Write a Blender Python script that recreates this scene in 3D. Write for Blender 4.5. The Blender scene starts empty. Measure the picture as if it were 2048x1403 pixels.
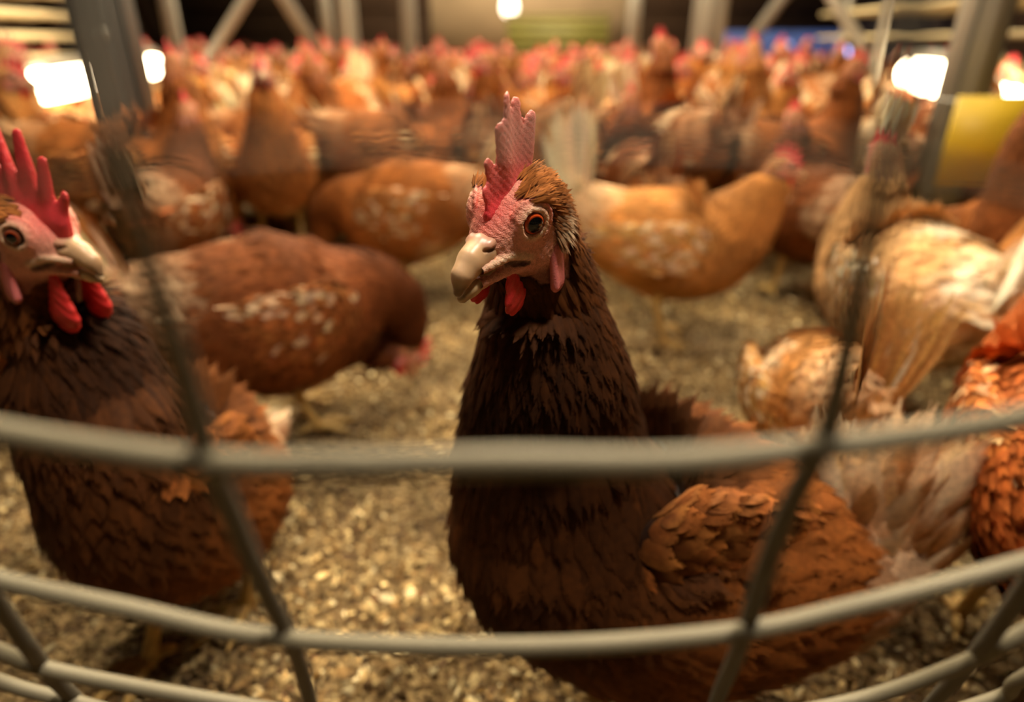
import bpy, math, random
import numpy as np
from mathutils import Vector, Matrix

# ------------------------------------------------------------------ camera, world, lights, exposure
sc = bpy.context.scene
COL = sc.collection
PI = math.pi
FPX = 1280.0
PITCH = math.radians(25.5)
CAM = np.array((0.0, 0.0, 0.40))
cd = bpy.data.cameras.new('camera')
cam = bpy.data.objects.new('camera', cd)
COL.objects.link(cam)
cam.location = CAM
cam.rotation_euler = (PI / 2 - PITCH, 0, 0)
cd.sensor_width = 36.0
cd.sensor_fit = 'HORIZONTAL'
cd.lens = 36.0 * FPX / 2048.0
cd.clip_start = 0.005
cd.clip_end = 60
cd.dof.use_dof = True
cd.dof.focus_distance = 0.232
cd.dof.aperture_fstop = 4.2
sc.camera = cam

w = bpy.data.worlds.new('world')
sc.world = w
w.use_nodes = True
w.node_tree.nodes['Background'].inputs[0].default_value = (1.0, 0.72, 0.45, 1)
w.node_tree.nodes['Background'].inputs[1].default_value = 0.02
sc.view_settings.view_transform = 'Standard'
sc.view_settings.look = 'None'
sc.view_settings.gamma = 1
sc.view_settings.exposure = 0.0
sc.view_settings.use_curve_mapping = False


def area(name, loc, target, sx, sy, power, color):
    l = bpy.data.lights.new(name, 'AREA')
    l.shape = 'RECTANGLE'
    l.size, l.size_y = sx, sy
    l.energy = power
    l.color = color
    o = bpy.data.objects.new(name, l)
    COL.objects.link(o)
    o.location = loc
    o.rotation_euler = (Vector(target) - Vector(loc)).to_track_quat('-Z', 'Y').to_euler()
    return o


WARM = (1.0, 0.84, 0.58)
area('lamp_light_near', (0.20, 0.15, 1.10), (0.02, 0.25, 0.3), 0.12, 0.08, 8.0, (1.0, 0.86, 0.68))
area('fill_light_left', (-0.22, 0.22, 1.1), (-.1, 0.25, 0.3), 0.12, 0.10, 2.0, (1.0, 0.84, 0.66))  # unseen soft fill added for the face and wires
area('lamp_light_side', (0.75, 0.80, 1.25), (0.25, 0.35, 0.15), 0.4, 0.12, 3.0, WARM)
area('lamp_light_aisle', (-0.3, 0.95, 1.5), (-0.1, 1.2, 0.0), 0.6, 0.12, 15.0, WARM)
area('lamp_light_mid', (0.1, 1.9, 1.9), (0.1, 1.9, 0), 1.6, 0.15, 85, WARM)
area('lamp_light_far', (0.0, 5.0, 2.1), (0.0, 5.0, 0), 4.0, 0.3, 290, WARM)
area('lamp_light_end', (0.0, 8.3, 2.1), (0.0, 8.3, 0), 6.0, 0.4, 130, WARM)


def px(x, y, d):
    """a point on the ray through (x, y) of the 2048x1403 frame at depth d"""
    a, b = (x - 1024.0) / FPX, -(y - 701.5) / FPX
    cp, sp = math.cos(PITCH), math.sin(PITCH)
    return CAM + d * np.array((a, cp + b * sp, -sp + b * cp))


# ------------------------------------------------------------------ tagging, meshes
def tag(o, label=None, cat=None, group=None, kind=None):
    if label: o['label'] = label
    if cat: o['category'] = cat
    if group: o['group'] = group
    if kind: o['kind'] = kind
    return o


def empty(name, loc=(0, 0, 0), rz=0.0):
    o = bpy.data.objects.new(name, None)
    o.empty_display_size = 0.02
    COL.objects.link(o)
    o.location = loc
    o.rotation_euler = (0, 0, rz)
    return o


def mesh_from(name, V, F, cols=None, uvs=None, smooth=True, mats=()):
    """V (n,3); F (m,4) array of quads or list of polygons; cols (n,3); uvs per vertex (n,2)"""
    me = bpy.data.meshes.new(name)
    V = np.asarray(V, dtype=np.float32)
    if isinstance(F, np.ndarray):
        k = F.shape[1]
        me.vertices.add(len(V)); me.vertices.foreach_set('co', V.ravel())
        me.loops.add(F.size); me.loops.foreach_set('vertex_index', F.astype(np.int32).ravel())
        me.polygons.add(len(F)); me.polygons.foreach_set('loop_start', np.arange(0, F.size, k, dtype=np.int32))
        me.polygons.foreach_set('loop_total', np.full(len(F), k, dtype=np.int32))
        me.update(calc_edges=True)
    else:
        me.from_pydata(V.tolist(), [], F)
        me.update()
    if cols is not None:
        a = me.color_attributes.new('Col', 'FLOAT_COLOR', 'POINT')
        c4 = np.ones((len(V), 4), dtype=np.float32); c4[:, :3] = cols
        a.data.foreach_set('color', c4.ravel())
    if uvs is not None:
        uv = me.uv_layers.new(name='UV')
        li = np.zeros(len(me.loops), dtype=np.int32); me.loops.foreach_get('vertex_index', li)
        uv.data.foreach_set('uv', np.asarray(uvs, dtype=np.float32)[li].ravel())
    me.validate(verbose=False)
    if smooth:
        me.polygons.foreach_set('use_smooth', np.ones(len(me.polygons), dtype=bool))
    for m in mats: me.materials.append(m)
    return me


def link(name, me, parent=None, label=None):
    o = bpy.data.objects.new(name, me)
    COL.objects.link(o)
    o.parent = parent
    if label: o['label'] = label
    return o


def kids(o):
    return [c for c in list(o.children)]


class Geo:
    """collects pieces of one mesh"""
    def __init__(s): s.V, s.F, s.C, s.U, s.n = [], [], [], [], 0
    def add(s, V, F, C, U=None):
        V = np.asarray(V, float).reshape(-1, 3)
        C = np.asarray(C, float)
        if C.ndim == 1: C = np.tile(C, (len(V), 1))
        U = np.zeros((len(V), 2)) + 0.5 if U is None else U
        s.V.append(V); s.F.append(np.asarray(F) + s.n); s.C.append(C); s.U.append(U); s.n += len(V)
    def mesh(s, name, mats, xf=None, smooth=True):
        V = np.concatenate(s.V)
        if xf is not None: V = V @ xf[:3, :3].T + xf[:3, 3]
        return mesh_from(name, V, np.concatenate(s.F), np.concatenate(s.C), np.concatenate(s.U), smooth, mats)


def srgb(r, g, b):
    f = lambda c: (c / 255) / 12.92 if c / 255 <= 0.04045 else ((c / 255 + 0.055) / 1.055) ** 2.4
    return np.array((f(r), f(g), f(b)))


# ------------------------------------------------------------------ materials
def new_mat(name):
    m = bpy.data.materials.new(name)
    m.use_nodes = True
    return m, m.node_tree.nodes, m.node_tree.links, m.node_tree.nodes['Principled BSDF']


def simple(name, col, rough=0.6, metal=0.0, noise=0.0, nscale=20, bump=0.0, emit=None, estr=0.0):
    m, N, L, b = new_mat(name)
    b.inputs['Base Color'].default_value = (*col, 1)
    b.inputs['Roughness'].default_value = rough
    b.inputs['Metallic'].default_value = metal
    if noise or bump:
        tc = N.new('ShaderNodeTexCoord'); n = N.new('ShaderNodeTexNoise')
        n.inputs['Scale'].default_value = nscale; n.inputs['Detail'].default_value = 4
        L.new(tc.outputs['Object'], n.inputs['Vector'])
        if noise:
            r = N.new('ShaderNodeMapRange')
            r.inputs['To Min'].default_value = 1 - noise; r.inputs['To Max'].default_value = 1 + noise
            L.new(n.outputs[0], r.inputs[0])
            v = N.new('ShaderNodeVectorMath'); v.operation = 'SCALE'; v.inputs[0].default_value = col
            L.new(r.outputs[0], v.inputs['Scale']); L.new(v.outputs[0], b.inputs['Base Color'])
        if bump:
            bp = N.new('ShaderNodeBump'); bp.inputs['Strength'].default_value = bump; bp.inputs['Distance'].default_value = 0.002
            L.new(n.outputs[0], bp.inputs['Height']); L.new(bp.outputs[0], b.inputs['Normal'])
    if emit is not None:
        b.inputs['Emission Color'].default_value = (*emit, 1)
        b.inputs['Emission Strength'].default_value = estr
    return m


def vc_node(N):
    a = N.new('ShaderNodeVertexColor'); a.layer_name = 'Col'
    return a


def feather_material(name='feather', soft=True):
    m, N, L, b = new_mat(name)
    a = vc_node(N)
    oi = N.new('ShaderNodeObjectInfo')
    mul = N.new('ShaderNodeMix'); mul.data_type = 'RGBA'; mul.blend_type = 'MULTIPLY'; mul.inputs[0].default_value = 1
    L.new(a.outputs[0], mul.inputs[6]); L.new(oi.outputs['Color'], mul.inputs[7])
    # barbs: fine slanted lines running out from the shaft
    uv = N.new('ShaderNodeUVMap'); uv.uv_map = 'UV'
    sx = N.new('ShaderNodeSeparateXYZ'); L.new(uv.outputs[0], sx.inputs[0])
    s1 = N.new('ShaderNodeMath'); s1.operation = 'SUBTRACT'; s1.inputs[1].default_value = 0.5; L.new(sx.outputs[0], s1.inputs[0])
    s2 = N.new('ShaderNodeMath'); s2.operation = 'ABSOLUTE'; L.new(s1.outputs[0], s2.inputs[0])
    s3 = N.new('ShaderNodeMath'); s3.operation = 'MULTIPLY_ADD'; s3.inputs[1].default_value = -0.55
    L.new(s2.outputs[0], s3.inputs[0]); L.new(sx.outputs[1], s3.inputs[2])
    s4 = N.new('ShaderNodeMath'); s4.operation = 'MULTIPLY'; s4.inputs[1].default_value = 210; L.new(s3.outputs[0], s4.inputs[0])
    s5 = N.new('ShaderNodeMath'); s5.operation = 'SINE'; L.new(s4.outputs[0], s5.inputs[0])
    geo = N.new('ShaderNodeNewGeometry')
    n = N.new('ShaderNodeTexNoise'); n.inputs['Scale'].default_value = 260; n.inputs['Detail'].default_value = 3
    L.new(geo.outputs['Position'], n.inputs['Vector'])
    ad = N.new('ShaderNodeMath'); ad.operation = 'MULTIPLY_ADD'; ad.inputs[1].default_value = 0.16
    L.new(s5.outputs[0], ad.inputs[0]); L.new(n.outputs[0], ad.inputs[2])
    mr = N.new('ShaderNodeMapRange'); mr.inputs['From Min'].default_value = 0.15; mr.inputs['From Max'].default_value = 0.85
    mr.inputs['To Min'].default_value = 0.62; mr.inputs['To Max'].default_value = 1.38
    L.new(ad.outputs[0], mr.inputs[0])
    vm = N.new('ShaderNodeVectorMath'); vm.operation = 'SCALE'
    L.new(mul.outputs[2], vm.inputs[0]); L.new(mr.outputs[0], vm.inputs['Scale'])
    L.new(vm.outputs[0], b.inputs['Base Color'])
    bp = N.new('ShaderNodeBump'); bp.inputs['Strength'].default_value = 0.35; bp.inputs['Distance'].default_value = 0.0006
    L.new(ad.outputs[0], bp.inputs['Height']); L.new(bp.outputs[0], b.inputs['Normal'])
    if soft:  # the vane frays into separate barbs at its edge and tip
        e1 = N.new('ShaderNodeMath'); e1.operation = 'MULTIPLY_ADD'; e1.inputs[1].default_value = 1.25; L.new(s2.outputs[0], e1.inputs[0])
        tp = N.new('ShaderNodeMapRange'); tp.inputs['From Min'].default_value = 0.55; tp.inputs['To Max'].default_value = 0.62
        L.new(sx.outputs[1], tp.inputs[0]); L.new(tp.outputs[0], e1.inputs[2])
        nz = N.new('ShaderNodeTexNoise'); nz.inputs['Scale'].default_value = 900; nz.inputs['Detail'].default_value = 1
        L.new(geo.outputs['Position'], nz.inputs['Vector'])
        th = N.new('ShaderNodeMath'); th.operation = 'MULTIPLY_ADD'; th.inputs[1].default_value = 0.16; L.new(s5.outputs[0], th.inputs[0])
        t2 = N.new('ShaderNodeMath'); t2.operation = 'ADD'; t2.inputs[1].default_value = 0.22; L.new(nz.outputs[0], t2.inputs[0]); L.new(t2.outputs[0], th.inputs[2])
        al = N.new('ShaderNodeMath'); al.operation = 'LESS_THAN'; L.new(e1.outputs[0], al.inputs[0]); L.new(th.outputs[0], al.inputs[1])
        L.new(al.outputs[0], b.inputs['Alpha'])
    b.inputs['Roughness'].default_value = 0.75
    b.inputs['Specular IOR Level'].default_value = 0.12
    return m


def skin_material(name, scale=900, bump=0.5, rough=0.5, sss=0.25, spec=0.4, var=0.3):
    m, N, L, b = new_mat(name)
    a = vc_node(N)
    tc = N.new('ShaderNodeTexCoord')
    v = N.new('ShaderNodeTexVoronoi'); v.inputs['Scale'].default_value = scale
    n = N.new('ShaderNodeTexNoise'); n.inputs['Scale'].default_value = scale * 0.35; n.inputs['Detail'].default_value = 6
    L.new(tc.outputs['Object'], v.inputs['Vector']); L.new(tc.outputs['Object'], n.inputs['Vector'])
    ad = N.new('ShaderNodeMath'); ad.operation = 'MULTIPLY_ADD'; ad.inputs[1].default_value = -0.5
    L.new(v.outputs['Distance'], ad.inputs[0]); L.new(n.outputs[0], ad.inputs[2])
    mr = N.new('ShaderNodeMapRange'); mr.inputs['From Min'].default_value = 0.0; mr.inputs['From Max'].default_value = 0.6
    mr.inputs['To Min'].default_value = 1 - var; mr.inputs['To Max'].default_value = 1 + var
    L.new(ad.outputs[0], mr.inputs[0])
    vm = N.new('ShaderNodeVectorMath'); vm.operation = 'SCALE'
    L.new(a.outputs[0], vm.inputs[0]); L.new(mr.outputs[0], vm.inputs['Scale'])
    L.new(vm.outputs[0], b.inputs['Base Color'])
    bp = N.new('ShaderNodeBump'); bp.inputs['Strength'].default_value = bump; bp.inputs['Distance'].default_value = 0.0012
    L.new(ad.outputs[0], bp.inputs['Height']); L.new(bp.outputs[0], b.inputs['Normal'])
    b.inputs['Roughness'].default_value = rough
    b.inputs['Specular IOR Level'].default_value = spec
    b.inputs['Subsurface Weight'].default_value = sss
    b.inputs['Subsurface Radius'].default_value = (1.0, 0.3, 0.2)
    b.inputs['Subsurface Scale'].default_value = 0.002
    return m


M_FEATHER = feather_material()
M_FEATHER_FAR = feather_material('feather_far', False)
M_SKIN = skin_material('bird_skin', 2100, 0.4, 0.5, var=0.2)
M_COMB = skin_material('comb_skin', 2200, 0.22, 0.42, 0.35, 0.45, 0.12)
M_BEAK = skin_material('beak_horn', 180, 0.15, 0.36, 0.15, 0.5, 0.14)
M_SHANK = skin_material('scaly_shank', 500, 0.6, 0.5, 0.1, 0.4, 0.25)


def eye_material():
    m, N, L, b = new_mat('eye_ball')
    a = vc_node(N)
    L.new(a.outputs[0], b.inputs['Base Color'])
    b.inputs['Roughness'].default_value = 0.06
    b.inputs['Specular IOR Level'].default_value = 0.6
    return m


M_EYE = eye_material()

# ------------------------------------------------------------------ implicit shapes in millimetres, meshed by surface nets
def surface_nets(f, lo, hi, h):
    ax = [np.arange(lo[i], hi[i] + h, h) for i in range(3)]
    X, Y, Z = np.meshgrid(*ax, indexing='ij')
    P = np.stack((X, Y, Z), -1)
    D = f(P)
    s = D < 0
    nx, ny, nz = D.shape
    acc = np.zeros((nx - 1, ny - 1, nz - 1, 3)); cnt = np.zeros((nx - 1, ny - 1, nz - 1))
    sl = lambda o, n: slice(o, n - 1 + o)
    for a in range(3):
        others = [k for k in range(3) if k != a]
        for o1 in (0, 1):
            for o2 in (0, 1):
                off0 = [0, 0, 0]; off0[others[0]] = o1; off0[others[1]] = o2
                off1 = list(off0); off1[a] = 1
                i0 = tuple(sl(off0[k], D.shape[k]) for k in range(3)); i1 = tuple(sl(off1[k], D.shape[k]) for k in range(3))
                d0, d1 = D[i0], D[i1]
                cr = (d0 < 0) != (d1 < 0)
                t = np.where(cr, d0 / np.where(cr, d0 - d1, 1), 0)
                for k in range(3):
                    acc[..., k] += np.where(cr, off0[k] + (t if k == a else 0), 0)
                cnt += cr
    act = cnt > 0
    idx = -np.ones(act.shape, dtype=int); idx[act] = np.arange(act.sum())
    I = np.argwhere(act)
    V = (I + acc[act] / cnt[act][:, None]) * h + np.array(lo)
    F = []
    for a in range(3):
        b, c = (a + 1) % 3, (a + 2) % 3
        s0 = np.take(s, range(0, D.shape[a] - 1), axis=a); s1 = np.take(s, range(1, D.shape[a]), axis=a)
        E = np.argwhere(s0 != s1)
        E = E[(E[:, b] > 0) & (E[:, c] > 0) & (E[:, b] < D.shape[b] - 1) & (E[:, c] < D.shape[c] - 1)]
        fl = s0[tuple(E.T)]
        q = []
        for (ob, oc) in ((-1, -1), (0, -1), (0, 0), (-1, 0)):
            e = E.copy(); e[:, b] += ob; e[:, c] += oc
            q.append(idx[tuple(e.T)])
        q = np.stack(q, 1)
        q[~fl] = q[~fl][:, ::-1]
        F.append(q)
    F = np.concatenate(F)
    return V, F[(F >= 0).all(1)]


def vnormals(V, F):
    n = np.cross(V[F[:, 2]] - V[F[:, 0]], V[F[:, 3]] - V[F[:, 1]])
    N = np.zeros_like(V)
    for k in range(4): np.add.at(N, F[:, k], n)
    return N / (np.linalg.norm(N, axis=1)[:, None] + 1e-12)


def smin(a, b, k):
    h = np.clip(0.5 + 0.5 * (b - a) / k, 0, 1)
    return b * (1 - h) + a * h - k * h * (1 - h)


def smax(a, b, k): return -smin(-a, -b, k)


def ell(P, c, r, rot=None):
    q = P - np.array(c, float)
    if rot is not None: q = q @ rot
    r = np.array(r, float)
    k0 = np.linalg.norm(q / r, axis=-1); k1 = np.linalg.norm(q / (r * r), axis=-1) + 1e-9
    return k0 * (k0 - 1) / k1


def cone(P, a, b, ra, rb, ys=1.0, y0=0.0):
    """capsule from a to b with radii ra, rb, squeezed in y by ys"""
    Q = P.copy(); Q[..., 1] = (Q[..., 1] - y0) / ys + y0
    a = np.array(a, float); b = np.array(b, float)
    ab = b - a
    t = np.clip(((Q - a) @ ab) / (ab @ ab), 0, 1)
    d = np.linalg.norm(Q - a - t[..., None] * ab, axis=-1) - (ra + (rb - ra) * t)
    return d * (ys if ys < 1 else 1)


def rotm(ax, deg):
    return np.array(Matrix.Rotation(math.radians(deg), 3, ax))


def f_skull(P):
    d = ell(P, (-7, 0, 2), (19, 14.5, 16.5))
    d = smin(d, ell(P, (7, 0, -2), (13, 10.5, 12.5)), 6)
    d = smin(d, ell(P, (-2, 0, -10), (15, 11.5, 10)), 6)
    d = smin(d, cone(P, (-15, 0, -12), (-24, 0, -40), 17, 20), 10)
    for s in (1, -1):
        Q = P.copy(); Q[..., 1] *= s
        # brow and swelling about the eye, eye socket, lids
        d = smin(d, ell(Q, (2.3, 10.8, 5.6), (8.8, 4.4, 8.6)), 3)
        e = np.linalg.norm(Q - EYE_C, axis=-1)
        ax = (Q - EYE_C) @ EYE_AX
        rad = np.sqrt(np.maximum(e * e - ax * ax, 0))
        d = smax(d, -np.where(ax > 0, rad - 5.0, e - 5.0), 0.6)
        ring = np.sqrt((rad - 5.2) ** 2 + (ax - 2.4) ** 2) - 1.1
        d = smin(d, ring, 0.6)
        ring2 = np.sqrt((rad - 8.0) ** 2 + (ax - 0.8) ** 2) - 0.8
        d = smin(d, ring2, 0.9)
        # fleshy lip running back from the beak to the mouth corner, cheek fold
        d = smin(d, cone(Q, (27, 3.8, -6.0), (12, 8.6, -4.6), 1.6, 1.9), 1.4)
        d = smin(d, cone(Q, (12, 8.4, -4.6), (4.6, 11.4, -8.0), 1.8, 1.25), 1.0)
        d = smin(d, cone(Q, (25, 3.2, -11.5), (7, 8.8, -11.0), 2.2, 2.0), 2.0)
        g = cone(Q, (27, 4.6, -8.6), (14, 8.9, -7.6), 1.1, 1.2)
        d = smax(d, -g, 0.4)
        g = cone(Q, (14, 8.9, -7.6), (5.6, 11.6, -10.2), 1.2, 0.8)
        d = smax(d, -g, 0.4)
        # ear hollow
        d = smin(d, ell(Q, (-12.5, 12.2, -1.5), (4, 2.6, 5)), 2)
    # skin wrinkles
    X, Y, Z = P[..., 0], P[..., 1], P[..., 2]
    d = d + 0.16 * np.sin(X * 1.9 + 1.3 * np.sin(Z * 0.8)) * np.sin(Z * 1.7 + Y * 0.9) + 0.10 * np.sin(X * 3.7 + Y * 2.1) * np.sin(Z * 4.1 + X)
    return d


EYE_C = np.array((3.4, 11.2, 5.8))
EYE_AX = np.array((0.50, 0.86, 0.02)); EYE_AX = EYE_AX / np.linalg.norm(EYE_AX)


def bend_cone(P, pts, rs, k=1.0, ys=1.0):
    d = None
    for i in range(len(pts) - 1):
        e = cone(P, pts[i], pts[i + 1], rs[i], rs[i + 1], ys)
        d = e if d is None else smin(d, e, k)
    return d


def f_beak_up(P):
    d = bend_cone(P, [(12, 0, -2.5), (19, 0, -2.6), (25, 0, -3.8), (30.5, 0, -6.6), (33.6, 0, -11.6)], [6.9, 6.4, 5.4, 4.1, 1.9], 2.0, 0.86)
    # ridge and cutting edge
    X, Y, Z = P[..., 0], P[..., 1], P[..., 2]
    cut = np.interp(X, [8, 16, 22, 28, 33, 36], [-6.6, -6.2, -7.0, -9.4, -13.8, -16])
    d = smax(d, cut - Z, 0.7)
    for s in (1, -1):
        Q = P.copy(); Q[..., 1] *= s
        d = smin(d, ell(Q, (18.6, 3.8, 1.3), (3.6, 2.1, 1.9), rotm('Y', 16)), 1.0)
        d = smax(d, -cone(Q, (22.6, 4.2, 0.4), (16.6, 6.9, -0.3), 0.75, 0.8), 0.35)
    return d


def f_beak_low(P):
    d = bend_cone(P, [(10, 0, -9.5), (20, 0, -10.8), (27, 0, -12.8), (31.5, 0, -15.0)], [6.6, 5.2, 3.8, 2.2], 2.0, 0.95)
    X, Z = P[..., 0], P[..., 2]
    cut = np.interp(X, [8, 16, 22, 28, 33, 36], [-8.2, -8.0, -8.9, -10.9, -14.2, -17])
    return smax(d, Z - cut, 0.6)


COMB_HERO = [((12, 11), (14.5, 18.5), 2.2, 1.5), ((8, 14), (12, 27.5), 2.8, 1.7), ((3, 17), (6.5, 38), 4.4, 1.9),
             ((0, 17), (1.5, 46.5), 5.0, 2.0), ((-4, 17), (-5.5, 43), 5.5, 2.2), ((-8, 17), (-13, 36), 5.5, 3.0)]
COMB_LEFT = [((17, 9), (25, 22), 4.6, 2.6), ((12, 13), (17, 36), 5.6, 2.2), ((3, 16), (3, 46), 6.5, 2.4), ((-7, 18), (-12, 50), 7.0, 2.6),
             ((-16, 18), (-27, 42), 7.0, 2.6), ((-20, 15), (-37, 28), 6.0, 3.4), ((17, 9), (-20, 18), 6.5, 9.5)]
COMB_SMALL = [((17, 8), (21, 16), 3.6, 2.0), ((10, 11), (13, 27), 5.0, 2.3), ((2, 14), (3, 33), 5.6, 2.5), ((-7, 15), (-9, 34), 5.4, 2.6),
              ((-15, 12), (-21, 26), 5.2, 3.2), ((16, 7), (-15, 14), 4.6, 6.6)]


def f_comb(teeth, lean=0.0, thick=0.42, base=((18, 0, 4), (-6, 0, 14), 3.0, 4.6)):
    def f(P):
        Q = P.copy()
        zz = np.maximum(P[..., 2] - 10, 0)
        Q[..., 1] = P[..., 1] - lean * zz - (0.9 * np.sin(P[..., 0] * 0.35) * np.clip(zz / 15, 0, 1))
        d = None
        for (b, t, rb, rt) in teeth:
            e = cone(Q, (b[0], 0, b[1]), (t[0], 0, t[1]), rb, rt, thick)
            d = e if d is None else smin(d, e, 1.6)
        d = smin(d, cone(Q, *base, 0.85), 2.5)
        return d + 0.10 * np.sin(P[..., 0] * 2.3) * np.sin(P[..., 2] * 1.9)
    return f


def f_wattle(side, ln=15.0, w=6.5):
    def f(P):
        Q = P.copy(); Q[..., 1] = (Q[..., 1] * side)
        d = cone(Q, (11, 6.4, -14), (10, 9.0, -16 - ln + w), 3.0, w, 0.34, 7.8)
        return d + 0.12 * np.sin(P[..., 2] * 1.3 + P[..., 0])
    return f


def f_lobe(side):
    def f(P):
        Q = P.copy(); Q[..., 1] *= side
        d = cone(Q, (-9, 15.0, -9), (-7.5, 17.4, -23), 3.8, 4.6, 0.42, 16.2)
        d = smin(d, cone(Q, (-5.5, 15.0, -10), (-4.5, 17.6, -24), 1.2, 1.5), 0.8)
        return d
    return f


C_PINK = srgb(228, 158, 134); C_RED = srgb(222, 82, 78); C_PALE = srgb(232, 200, 164); C_CROWN = srgb(176, 112, 68)


def skull_cols(V, red=0.5):
    X, Y, Z = V[:, 0], np.abs(V[:, 1]), V[:, 2]
    c = np.tile(C_PINK, (len(V), 1))
    rd = np.clip(1 - np.sqrt(((X - 12) / 16) ** 2 + ((Z - 10) / 11) ** 2 + (Y / 13) ** 2), 0, 1) ** 0.7
    rd = np.maximum(rd, red * np.clip((Z + 2) / 16, 0, 1))
    c = c * (1 - rd[:, None]) + C_RED * rd[:, None]
    e = np.abs(np.linalg.norm(V * np.array((1, np.sign(V[:, 1] + 1e-9).mean() if False else 1, 1)) * np.stack((np.ones(len(V)), np.sign(V[:, 1]), np.ones(len(V))), 1) - EYE_C, axis=1) - 6.0)
    pl = np.clip(1.3 - e / 1.6, 0, 1) * 0.8
    c = c * (1 - pl[:, None]) + C_PALE * pl[:, None]
    zl = np.interp(X, [4.6, 12, 22], [-8.0, -4.8, -4.6]); lip = np.clip(1.4 - np.abs(Z - zl) / 1.8, 0, 1) * np.clip((X - 2.5) / 3, 0, 1) * np.clip((Y - 4) / 3, 0, 1) * 0.85
    c = c * (1 - lip[:, None]) + C_PALE * lip[:, None]
    Qa = np.stack((X, Y, Z), 1)
    gap = np.clip(1.2 - np.minimum(cone(Qa, (27, 4.6, -8.6), (14, 8.9, -7.6), 1.1, 1.2), cone(Qa, (14, 8.9, -7.6), (5.6, 11.6, -10.2), 1.2, .8)) / 0.45, 0, 1)
    c = c * (1 - 0.85 * gap[:, None]) + srgb(22, 8, 6) * 0.85 * gap[:, None]
    bk = np.clip((-X - 6 + 0.3 * Z) / 6, 0, 1)
    c = c * (1 - bk[:, None]) + C_CROWN * bk[:, None]
    ch = np.clip((-13 - Z) / 5, 0, 1)
    c = c * (1 - ch[:, None]) + srgb(150, 92, 76) * ch[:, None]
    rng = np.random.default_rng(3)
    k = np.sin(X * 1.1 + 2 * np.sin(Z * 0.7)) * np.sin(Z * 1.3 + Y) * 0.5 + 0.5
    c = c * (1 - 0.16 * k[:, None]) + srgb(235, 160, 140) * 0.16 * k[:, None]
    return c


HEAD_CACHE = {}


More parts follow.
